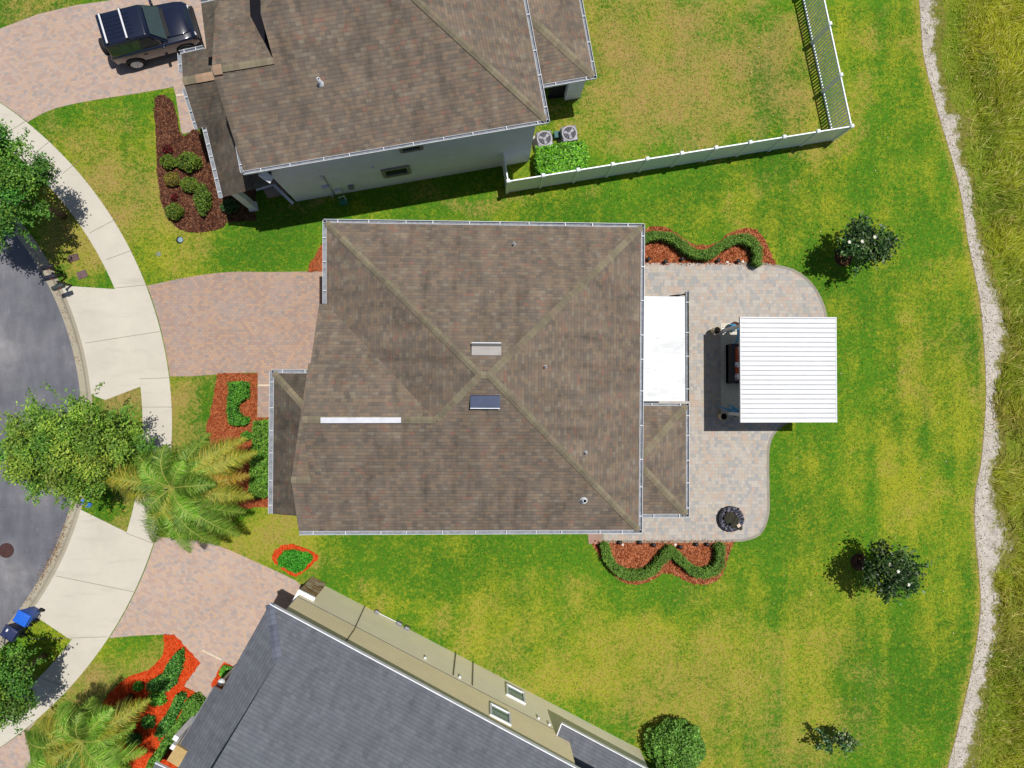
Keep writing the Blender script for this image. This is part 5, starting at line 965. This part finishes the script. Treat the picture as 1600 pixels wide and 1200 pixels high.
def shrub(name, label, px, py, rx, ry, h, cols, grp=None, n=900, size=.045, cat='shrub'):
    p = P(px, py, h * .6); rx /= 33.1 * 1.02; ry /= 33.1 * 1.02; r = root(name, label, cat, (p.x, p.y, 0), grp)
    m = MB(); k = [(.02, .0)] + [(math.sin(math.pi * t), h * .45 - h * .34 * math.cos(math.pi * t)) for t in np.linspace(.12, 1, 7)]; m.lathe((0, 0, 0), k, 14); m.v = [(p.x + x * rx * .7, p.y + y * ry * .7, z) for x, y, z in m.v]; bld(m, 'branches', M['core'], r, smooth=True)
    d = rng.normal(size=(n, 3)); d /= np.linalg.norm(d, axis=1)[:, None]; d[:, 2] = np.where(d[:, 2] < -.5, -d[:, 2], d[:, 2]); lum = .93 + .1 * np.sin(d[:, 0] * 5 + px) * np.cos(d[:, 1] * 4 + py) + .07 * np.sin(d[:, 0] * 11 + d[:, 2] * 7); q = d * rng.uniform(.86, 1.06, (n, 1)) * lum[:, None]
    pts = np.c_[p.x + q[:, 0] * rx, p.y + q[:, 1] * ry, h * .5 + q[:, 2] * h * .5]; npmesh('foliage', leafverts(pts, size, .3), 4, palette(cols, n, None, .25) * (.65 + .75 * fbm(pts[:, 0] * 1., pts[:, 1], .45))[:, None], M['leaf'], r); return r
def wp_(px, h): return [tuple(P(x, y, h)[:2]) for x, y in px]
def PW(px, h, w): PW.last = (wp_(px, h), w); return PW.last
HG2 = [al(84, 122, 40), al(106, 144, 50), al(64, 98, 32), al(124, 156, 66)]
hedge('wavy_hedge', 'low green hedge clipped in a wave along the upper patio bed', offs(*PW(crom([(1000, 378), (1018, 368), (1035, 366), (1052, 370), (1066, 381), (1080, 391), (1098, 397), (1115, 393), (1130, 383), (1148, 373), (1165, 371), (1179, 378), (1186, 393), (1185, 412)], 4), .7, .36)), .7, HG2, dens=1500, size=.034, path=PW.last)
hedge('scalloped_hedge', 'low green hedge clipped in two scallops along the lower patio bed', offs(*PW(crom([(946, 852), (949, 868), (959, 886), (975, 898), (993, 902), (1015, 896), (1033, 880), (1049, 860)], 4) + crom([(1051, 862), (1064, 874), (1080, 890), (1096, 897), (1112, 896), (1124, 887), (1128, 870), (1127, 853)], 4), .7, .36)), .7, HG2, dens=1500, size=.034, path=PW.last)
hedge('clipped_hedge', 'thick light green hedge block beside the air conditioners', wp_([(838, 230), (870, 226), (912, 219), (916, 230), (917, 260), (880, 267), (848, 270), (840, 262)], 1.1), 1.1, [al(98, 160, 34), al(76, 130, 28), al(130, 185, 60), al(60, 108, 24)], dens=700, size=.07, gloss=True)
hedge('hooked_hedge', 'bracket-shaped clipped green hedge in the front bed', wp_([(357, 600), (384, 598), (384, 620), (376, 625), (368, 630), (366, 642), (372, 650), (383, 655), (383, 662), (372, 664), (357, 660), (354, 640)], .6), .6, HG, dens=1100, size=.045)
hedge('foundation_hedge', 'long clipped hedge beside the lower front roof gutter', wp_([(395, 660), (424, 659), (426, 776), (389, 777), (389, 740), (393, 700)], 1.0), 1.0, [al(100, 150, 40), al(74, 118, 30), al(130, 165, 60), al(56, 98, 26)], dens=900, size=.05)
hedge('island_hedge', 'dense bright green oval hedge inside the small red mulch island', wp_([(436, 872), (444, 863), (452, 861), (482, 870), (484, 878), (467, 894), (460, 895), (434, 883)], .5), .5, [al(44, 130, 22), al(60, 150, 30), al(34, 104, 20), al(96, 180, 50)], dens=1600, size=.035)
BH = [al(52, 110, 36), al(74, 138, 44), al(34, 78, 28), al(120, 168, 76)]
hedge('curved_hedge', 'dark green wedge hedge at the middle of the bright red mulch bed', wp_([(273, 1022), (281, 1020), (282, 1027), (277, 1050), (268, 1072), (258, 1082), (242, 1080), (230, 1080), (228, 1072), (238, 1066), (252, 1058), (262, 1038)], .6), .6, BH, dens=1000, size=.05)
hedge('strip_hedge', 'narrow hedge strip farther from the slate roof in the red bed', wp_([(272, 1093), (284, 1090), (285, 1097), (272, 1120), (262, 1140), (248, 1157), (240, 1150), (250, 1132), (262, 1115)], .6), .6, BH, dens=1000, size=.05)
hedge('strip_hedge', 'wider hedge strip beside the slate roof edge in the red bed', wp_([(292, 1096), (303, 1094), (313, 1105), (290, 1130), (270, 1155), (240, 1200), (225, 1205), (262, 1148), (280, 1120)], .8), .8, [al(90, 140, 44), al(66, 112, 34), al(120, 164, 64)], dens=900, size=.05)
N_ = 'shrubs in the dark mulch bed'
YG = [tuple(v * .72 for v in c) for c in YG]; YB = [al(150, 140, 56), al(110, 104, 44), al(124, 88, 42), al(86, 90, 36)]; RD = [al(120, 24, 36), al(90, 20, 26), al(60, 40, 24)]
for px, py, rx, ry, h, c, lab in ((262, 252, 12, 11, .6, YG, 'small round yellow-green shrub beside the red plant'), (294, 252, 20, 15, .8, YG, 'wide yellow-green shrub near the gutter notch'), (268, 279, 12, 11, .6, YB, 'bronze-brown round shrub in the middle left of the bed'), (296, 288, 14, 12, .6, YG, 'round olive shrub touching the tall oval shrub'), (316, 311, 13, 24, .8, [al(110, 136, 46), al(84, 112, 36), al(60, 84, 28)], 'long oval dark olive shrub nearest the house'), (271, 330, 14, 13, .65, YG, 'lowest round yellow-green shrub in the bed'), (261, 233, 8, 7, .35, RD, 'small dark red plant at the top of the shrub group'), (272, 307, 5, 6, .3, RD, 'tiny dark red plant above the lowest shrub')):
    shrub('red_plant' if c is RD else 'shrub', lab, px, py, rx, ry, h, c, N_, 300 if c is RD else 1100, .045, 'plant' if c is RD else 'shrub')
S_ = 'plants in the bright red mulch bed'
for px, py, rx, ry, h, lab in ((215, 1073, 7, 7, .4, 'small light green plant left of the dark wedge hedge'), (245, 1092, 14, 12, .45, 'light green leafy clump below the dark wedge hedge'), (231, 1129, 10, 10, .5, 'spiky dark green round plant between hedge strip and palm'), (208, 1156, 12, 11, .5, 'round green plant nearest the palm trunk'), (352, 1050, 9, 9, .5, 'bright green plant on the red patch by the porch'), (190, 1112, 12, 12, .5, 'dark green plant below the left end of the red bed')):
    shrub('plant', lab, px, py, rx, ry, h, [al(90, 160, 44), al(66, 128, 36), al(120, 184, 64)] if 'light' in lab or 'bright' in lab else BH, S_, 500, .055, 'plant')
shrub('plant', 'small green plant between hooked hedge and palm fronds', 385, 681, 9, 7, .4, HG, None, 400, .05, 'plant')
shrub('porch_shrub', 'shaded dark green shrub beside the top house porch', 358, 322, 14, 11, .6, DG, None, 700)
shrub('round_bush', 'big round light green bush at the bottom edge by the tan wall', 1058, 1170, 47, 42, 1.6, [al(104, 150, 58), al(84, 128, 44), al(130, 172, 78), al(64, 100, 34)], None, 7000, .06, 'bush')
def tree(name, label, cat, base, cpx, z, rx, ry, rz, ncl, nl, size, cols, grp=None, sig=.3, twig=0, gloss=False, upb=.5, flat=1.):
    b = P(*base); c = P(cpx[0], cpx[1], z); r = root(name, label, cat, (b.x, b.y, 0), grp)
    d = rng.normal(size=(ncl, 3)); d /= np.linalg.norm(d, axis=1)[:, None]; d[:, 2] = np.where(d[:, 2] < -.35, -d[:, 2], d[:, 2]); q = d * (rng.uniform(.2, 1, (ncl, 1)) ** .5); ang = np.arctan2(d[:, 1], d[:, 0]); lob = 1 + .06 * np.sin(2 * ang + base[0]) + .1 * np.sin(5 * ang + base[0]) + .1 * np.sin(8 * ang + 1); q[:, :2] *= lob[:, None]
    cl = np.c_[c.x + q[:, 0] * rx, c.y + q[:, 1] * ry, z + q[:, 2] * rz]
    top = Vector((b.x + (c.x - b.x) * .5, b.y + (c.y - b.y) * .5, z - rz * .7)); m = MB(); m.tube([(b.x, b.y, 0), (b.x + .03, b.y + .02, .4), top], [.13 * rx / 2 + .04, .1 * rx / 2 + .03, .07 * rx / 2 + .02], 10); tr_ = bld(m, 'trunk', M['trunk'], r, smooth=True)
    m = MB()
    for i in rng.choice(ncl, min(ncl, 40), replace=False):
        e = Vector(cl[i]); mid = top.lerp(e, .5) + Vector((rng.normal() * .15, rng.normal() * .15, .1)); m.tube([top, mid, e], [.045, .028, .01], 5, cap=False)
    bld(m, 'branches', M['trunk'], tr_)
    w = rng.uniform(.5, 1.5, ncl); k = rng.choice(ncl, nl, p=w / w.sum()); off = rng.normal(size=(nl, 3)) * sig * np.array([1, 1, .6 * flat]); pts = cl[k] + off
    cf = rng.uniform(.55, 1.4, ncl); hue = rng.uniform(.9, 1.15, (ncl, 1)) * np.array([[1, 1, 1]]); hue[:, 0] *= rng.uniform(.75, 1.4, ncl)
    col = palette(cols, nl, None, .1, .95 if gloss else 1.6) * cf[k][:, None] * hue[k]
    if twig:
        T, C2 = [], []
        for i in range(twig):
            a = rng.uniform(0, 2 * math.pi); s = Vector((c.x + rx * .85 * math.cos(a), c.y + ry * .85 * math.sin(a), z + rng.uniform(-.4, .5) * rz)); dd = Vector((math.cos(a + rng.normal() * .5), math.sin(a + rng.normal() * .5), rng.uniform(-.3, .4))); L = rng.uniform(.3, 1.0) * min(1, rx / 1.5)
            t = rng.random((46, 1)); T.append(np.array(s) + np.array(dd) * t * L + rng.normal(size=(46, 3)) * .06); C2.append(palette(cols, 46, None, .1, 1.3))
        pts = np.concatenate([pts] + T); col = np.concatenate([col] + C2)
    npmesh('crown', leafverts(pts, size, upb), 4, col, M['leaf_gloss' if gloss else 'leaf'], r); return r, cl
O_ = 'street trees along the verge'
tree('street_tree', 'large bushy green tree spreading over the road next to the palm', 'tree', (190, 702), (116, 700), 4.0, 2.62, 1.98, 1.9, 140, 34000, .058, [al(96, 134, 42), al(110, 150, 48), al(76, 112, 36), al(134, 166, 62)], O_, .2, 44)
tree('street_tree', 'green tree at the left edge above the mailboxes', 'tree', (100, 338), (4, 294), 3.7, 1.7, 2.05, 1.6, 84, 19000, .06, [al(64, 112, 34), al(84, 132, 42), al(48, 90, 28), al(108, 154, 58)], O_, .2, 34)
tree('street_tree', 'green tree at the lower left edge below the bins', 'tree', (70, 1024), (0, 1072), 3.2, 1.35, 1.65, 1.3, 60, 14000, .06, [al(84, 126, 42), al(100, 142, 50), al(62, 100, 34)], O_, .2, 26)
fl = NT('white_flower', .7); fl.col((.75, .73, .62))
def flowers(r, cl, n, cz):
    for i in np.argsort(-cl[:, 2])[:n * 3:3]:
        m = MB(); p = cl[i] + np.array([rng.normal() * .1, rng.normal() * .1, .22])
        for k in range(6): a = k * math.pi / 3; m.add([(p[0], p[1], p[2]), (p[0] + .045 * math.cos(a - .5), p[1] + .06 * math.sin(a - .5), p[2] + .05), (p[0] + .09 * math.cos(a), p[1] + .09 * math.sin(a), p[2] + .05), (p[0] + .06 * math.cos(a + .5), p[1] + .06 * math.sin(a + .5), p[2] + .05)], [(0, 1, 2, 3)])
        bld(m, 'flower', fl.m, r)
G_ = 'young magnolias on the back lawn'
r, cl = tree('magnolia', 'young dark glossy magnolia with white blossoms near the patio curve', 'tree', (1318, 402), (1352, 384), 2.0, 1.15, .95, 1.1, 26, 2700, .085, DG, G_, .2, 8, True, .35); flowers(r, cl, 3, 2)
r, cl = tree('magnolia', 'young dark glossy magnolia with white blossoms right of the lower lawn', 'tree', (1345, 877), (1386, 892), 2.0, 1.1, .98, 1.1, 26, 2900, .085, DG, G_, .2, 8, True, .35); flowers(r, cl, 3, 2)
tree('sapling', 'small sparse dark sapling at the bottom right of the lawn', 'tree', (1290, 1150), (1306, 1160), 1.0, .85, .35, .5, 11, 520, .075, DG + [al(150, 170, 130)], None, .14, 3, True, .4)
for px, py, rr in ((1318, 402, .45), (1342, 878, .42)):
    p = P(px, py); m = MB(); m.lathe((p.x, p.y, 0), [(rr, 0), (rr * .9, .02), (0, .035)], 18); setp(m.build('tree_ring', M['mulch_brown'], None, origin=(p.x, p.y, 0)), 'reddish mulch ring under the magnolia ' + ('near the patio' if py < 600 else 'on the lower lawn'), 'mulch ring')
# palms
def palm(name, label, base, heart, z, fronds, tone=1.):
    b = P(*base); c = P(heart[0], heart[1], z); r = root(name, label, 'palm tree', (b.x, b.y, 0), 'queen palms in the front yards')
    m = MB(); m.tube([(b.x, b.y, 0), (b.x + (c.x - b.x) * .3, b.y + (c.y - b.y) * .3, z * .4), (c.x, c.y, z)], [.17, .13, .11], 12); bld(m, 'trunk', M['trunk'], r, smooth=True)
    for ex, ey, dz, hue in fronds:
        e = P(ex, ey, z + dz); c0 = Vector((c.x, c.y, z)); h = Vector((e.x - c.x, e.y - c.y, 0)); L = h.length; d = h.normalized(); s = Vector((-d.y, d.x, 0)); rise = .55 + .2 * rng.random(); side = rng.normal() * .12
        pos = lambda t: c0 + h * t + s * side * math.sin(math.pi * t) + Vector((0, 0, rise * math.sin(math.pi * t * .9) * (1 if t < .6 else 1) + dz * t * t))
        rc = [pos(t) for t in np.linspace(0, 1, 14)]; V = []; C = []
        base_c = {'g': [al(98, 142, 38), al(124, 160, 48), al(74, 114, 32), al(160, 180, 80)], 'y': [al(182, 176, 54), al(150, 158, 50), al(120, 146, 46), al(200, 186, 84)], 'o': [al(200, 152, 52), al(180, 156, 56), al(150, 130, 44), al(216, 188, 100)], 'l': [al(130, 184, 50), al(160, 200, 70), al(100, 156, 44), al(190, 214, 110)]}[hue]
        n = int(L * 84)
        for i in range(n):
            t = .1 + .9 * (i / n); p = pos(t); dd = (pos(min(1, t + .02)) - pos(max(0, t - .02))).normalized(); ll = .66 * math.sin(math.pi * (.18 + .78 * t)) * rng.uniform(.55, 1.25) * min(1., L / 2.2 + .2)
            for sg in (-1, 1):
                for rep in ((0, 1) if rng.random() < .8 else (0,)):
                    a = rng.normal() * .42; out = (s * sg * (.85 + .1 * a) + dd * (.55 + a * .5) + Vector((0, 0, rng.uniform(-.35, .45) - .1))).normalized(); w = rng.uniform(.005, .010); k1 = p + out * ll * .55; k2 = p + out * ll - Vector((0, 0, ll * rng.uniform(.25, .95))); wv = dd * w
                    V += [p - wv * .6, p + wv * .6, k1 + wv * 1.2, k1 - wv * 1.2, k1 - wv * 1.2, k1 + wv * 1.2, k2 + wv * .3, k2 - wv * .3]; cc = np.array(base_c[rng.integers(0, 4)]) * rng.uniform(.95, 1.65) * tone; C += [cc, cc * rng.uniform(.85, 1.1)]
        fo = npmesh('frond', np.array([tuple(v) for v in V]), 4, np.array(C), M['leaf'], r)
        m = MB(); m.tube(rc, [.03 * (1 - .75 * i / 13) + .004 for i in range(14)], 5); bld(m, 'stalk', plain('frond_stalk', al(170, 176, 80), .7), fo)
palm('queen_palm', 'queen palm with green and orange fronds beside the middle driveway', (322, 742), (268, 762), 4.2, [(152, 738, -.4, 'y'), (192, 768, -1.0, 'y'), (242, 846, -.9, 'g'), (300, 862, -1.0, 'l'), (378, 836, -.8, 'g'), (398, 776, -.9, 'y'), (392, 742, -1.1, 'o'), (404, 706, -.8, 'y'), (388, 684, -.8, 'y'), (330, 676, -.6, 'g'), (262, 694, .2, 'g'), (226, 722, .3, 'l'), (232, 800, -.2, 'g'), (318, 812, .2, 'l'), (340, 756, .3, 'g'), (290, 720, .7, 'l'), (206, 742, -.3, 'g'), (214, 700, -.4, 'g'), (266, 830, -.7, 'y'), (346, 850, -1.0, 'g'), (362, 704, -.5, 'l'), (386, 800, -1.0, 'g')])
palm('queen_palm', 'queen palm with yellow-green fronds at the bottom left corner', (205, 1088), (128, 1158), 4.2, [(238, 1090, -.5, 'y'), (96, 1098, -.5, 'l'), (44, 1140, -.9, 'g'), (46, 1206, -.8, 'l'), (232, 1172, -.9, 'l'), (170, 1250, -.8, 'g'), (90, 1262, -.8, 'g'), (180, 1105, .3, 'l'), (70, 1176, .2, 'y'), (190, 1200, .2, 'l'), (130, 1110, .5, 'g'), (150, 1085, -.5, 'g'), (215, 1130, -.5, 'l'), (70, 1120, -.5, 'y'), (215, 1215, -.8, 'y')])
# ------------------------------------------------------------------ uncountable ground cover
flats = [pw(px) for px in flat_px] + [mw]
def inflat(x, y, pad=None):
    r = np.zeros(x.shape, bool)
    for f in flats: r |= pip(x, y, f)
    return r | (x < kbx(y) + .05)
N = 260000; x = rng.uniform(-24.5, 25.5, N); y = rng.uniform(-18.6, 18.8, N); k = ~inflat(x + rng.normal(0, .035, N), y + rng.normal(0, .035, N)); x, y = x[k], y[k]; N = len(x)
a = rng.uniform(0, 2 * math.pi, N); w = rng.uniform(.01, .024, N); ln_ = rng.uniform(.03, .09, N); hh = rng.uniform(.02, .05, N)
wx_, wy_ = -np.sin(a) * w, np.cos(a) * w; V = np.stack([np.c_[x - wx_, y - wy_, np.zeros(N)], np.c_[x + wx_, y + wy_, np.zeros(N)], np.c_[x + np.cos(a) * ln_, y + np.sin(a) * ln_, hh]], 1).reshape(-1, 3)
col = lawncol(x, y) * rng.uniform(.75, 1.3, (N, 1)); st = rng.random(N) < .12; col[st] = col[st] * .4 + np.array(al(190, 170, 100)) * .6
setp(npmesh('lawn_grass', V, 3, col, M['grass']), 'short mown grass blades over the lawns', 'grass', kind='stuff')
# wild grass beyond the path
N = 170000; y = rng.uniform(-20, 20, N); x = rng.uniform(20, 33, N); k = pip(x, y, mw) & ~pip(x + rng.exponential(.16, N), y + rng.normal(0, .1, N), path_w) & ~(pip(x, y, path_w) & (rng.random(N) < .35 + .4 * (fbm(x, y, .5) > .55))); x, y = x[k], y[k]
edge = pip(x - .35, y, path_w) | pip(x - .75, y, path_w); d = fbm(x, y, 1.7); f2 = fbm(x + 50, y, 3.5)
bare = [(P(a, b).x, P(a, b).y, c / 33.1, e / 33.1) for a, b, c, e in ((1592, 780, 24, 90), (1545, 300, 20, 24), (1540, 180, 14, 16), (1560, 480, 24, 30), (1580, 900, 20, 40), (1575, 700, 14, 30), (1600, 620, 20, 30), (1478, 50, 12, 30))]
bm = np.zeros(len(x))
for bx, by, rx, ry in bare: bm = np.maximum(bm, np.exp(-((x - bx) / rx) ** 2 - ((y - by) / ry) ** 2))
k = (rng.random(len(x)) < np.clip((d - .3) * 5, .25, 1) * (1 - .85 * bm) * np.where(edge, .6, 1)); x, y, d, f2, bm = x[k], y[k], d[k], f2[k], bm[k]; N = len(x)
far = np.clip((x - 23.2 - .6 * np.sin(y * .3)) / 1.6, 0, 1)
pal = np.array([al(92, 118, 32), al(112, 122, 30), al(144, 146, 36), al(184, 168, 100), al(150, 120, 78), al(96, 154, 40)])
tz = np.clip((fbm(x, y + 80, 2.6) - .42) * 4, 0, 1)[:, None]; dz_ = np.clip((fbm(x + 70, y, 1.6) - .52) * 6, 0, 1)[:, None]; ed = np.clip(1 - far * 1.6, 0, 1)[:, None]
col = pal[1] * (1 - tz) + pal[2] * tz; g2 = np.clip((f2 - .45) * 5, 0, 1)[:, None]; col = col * (1 - g2 * .7) + pal[0] * g2 * .7; col = col * (1 - dz_ * (.25 + .5 * ed)) + pal[4] * dz_ * (.25 + .5 * ed)
col = col * (1 - ed * .3) + pal[5] * ed * .3; sw = (rng.random(N) < .1)[:, None]; col = np.where(sw, pal[3], col) * rng.uniform(1.4, 3.0, (N, 1)) * (.75 + .56 * fbm(x, y + 33, 1.0))[:, None]
a = R(48) + rng.normal(0, .55, N) + (1 - far) * rng.normal(0, 1.4, N) + (fbm(x, y, 1.1) - .5) * 4.5; L = (.14 + .4 * far) * rng.uniform(.6, 1.2, N); w = rng.uniform(.007, .015, N) * (1 + .2 * far); el = rng.uniform(.3, .95, N)
c_, s_ = np.cos(a), np.sin(a); wx_, wy_ = -s_ * w, c_ * w; hx, hz = L * np.cos(el), L * np.sin(el)
V = np.stack([np.c_[x - wx_, y - wy_, np.zeros(N)], np.c_[x + wx_, y + wy_, np.zeros(N)], np.c_[x + c_ * hx * .5 + wx_ * .8, y + s_ * hx * .5 + wy_ * .8, hz * .65], np.c_[x + c_ * hx * .5 - wx_ * .8, y + s_ * hx * .5 - wy_ * .8, hz * .65], np.c_[x + c_ * hx * .5 - wx_ * .8, y + s_ * hx * .5 - wy_ * .8, hz * .65], np.c_[x + c_ * hx * .5 + wx_ * .8, y + s_ * hx * .5 + wy_ * .8, hz * .65], np.c_[x + c_ * hx * 1.15 + wx_ * .1, y + s_ * hx * 1.15 + wy_ * .1, hz * .8], np.c_[x + c_ * hx * 1.15 - wx_ * .1, y + s_ * hx * 1.15 - wy_ * .1, hz * .8]], 1).reshape(-1, 3)
setp(npmesh('wild_grass', V, 4, np.repeat(col, 2, 0), M['grass']), 'tall olive and straw-coloured wild grass beyond the sand path', 'wild grass', kind='stuff')
N = 6000; y = rng.uniform(-20, 20, N); x = rng.uniform(19, 26, N); k = pip(x, y, path_w); x, y = x[k], y[k]; N = len(x)
setp(npmesh('path_pebbles', leafverts(np.c_[x, y, np.full(N, PATH_Z + .012)], .035, .85, .8), 4, palette([al(150, 140, 130), al(210, 202, 192), al(110, 98, 86), al(180, 172, 160)], N, k=1), M['chips']), 'scattered pebbles and debris on the sand path', 'pebbles', kind='stuff')
# mulch chips
V = []; C = []
for px_, cols, dn in ((bedrn_px, [al(190, 100, 56), al(226, 140, 96), al(150, 72, 40), al(110, 54, 34)], 330), (bedrs_px, [al(190, 104, 62), al(226, 146, 106), al(150, 74, 44), al(112, 58, 38)], 330), (bedn_px, [al(96, 54, 40), al(120, 72, 52), al(70, 38, 30), al(176, 120, 88)], 300), (bedfront_px, [al(184, 88, 50), al(206, 112, 66), al(140, 62, 34)], 300), (bedred_px, [al(232, 80, 32), al(244, 104, 52), al(200, 60, 22)], 260), (bedsm_px, [al(184, 88, 50), al(206, 112, 66)], 300)):
    A = np.array(pw(px_)); x0, y0 = A.min(0); x1, y1 = A.max(0); n = int((x1 - x0) * (y1 - y0) * dn); q = rng.uniform((x0, y0), (x1, y1), (n, 2)); q = q[pip(q[:, 0], q[:, 1], [tuple(a) for a in A])]; q = q + rng.normal(0, .03, q.shape) * (rng.random((len(q), 1)) < .5)
    V.append(leafverts(np.c_[q, np.full(len(q), BED_Z) + rng.uniform(0, .04, len(q))], .045, .55, .35)); C.append(palette(cols, len(q), k=1))
setp(npmesh('mulch_chips', np.concatenate(V), 4, np.concatenate(C), M['chips']), 'loose wood chips over the mulch beds', 'mulch', kind='stuff')
# fallen leaves on the lawn and along the gutter
x = rng.uniform(10, 23, 90); y = rng.uniform(-17, 17, 90); k = ~inflat(x, y); pts = [np.c_[x[k], y[k], np.full(k.sum(), .06)]]; cc = [palette([al(236, 222, 190), al(232, 160, 90), al(206, 180, 120)], k.sum(), k=1)]
a = R(1) * np.where(rng.random(700) < .7, rng.normal(-24, 4, 700), rng.uniform(-42, -12, 700)); rr = kr - .5 + rng.normal(0, .2, 700) * rng.random(700); pts.append(np.c_[kc.x + rr * np.cos(a), kc.y + rr * np.sin(a), np.full(700, -.11)]); cc.append(palette([al(150, 112, 84), al(118, 86, 62), al(176, 140, 100), al(92, 70, 52)], 700, k=1))
a = R(1) * rng.uniform(10, 27, 160); rr = kr - .3 + rng.normal(0, .12, 160); pts.append(np.c_[kc.x + rr * np.cos(a), kc.y + rr * np.sin(a), np.full(160, -.11)]); cc.append(palette([al(150, 112, 84), al(118, 86, 62)], 160, k=1))
pts = np.concatenate(pts); setp(npmesh('fallen_leaves', leafverts(pts, np.where(np.arange(len(pts)) < len(pts) - 860, .035, rng.uniform(.012, .034, len(pts))), .8, .6), 4, np.concatenate(cc), M['chips']), 'fallen leaves scattered on lawn and gutter', 'fallen leaves', kind='stuff')
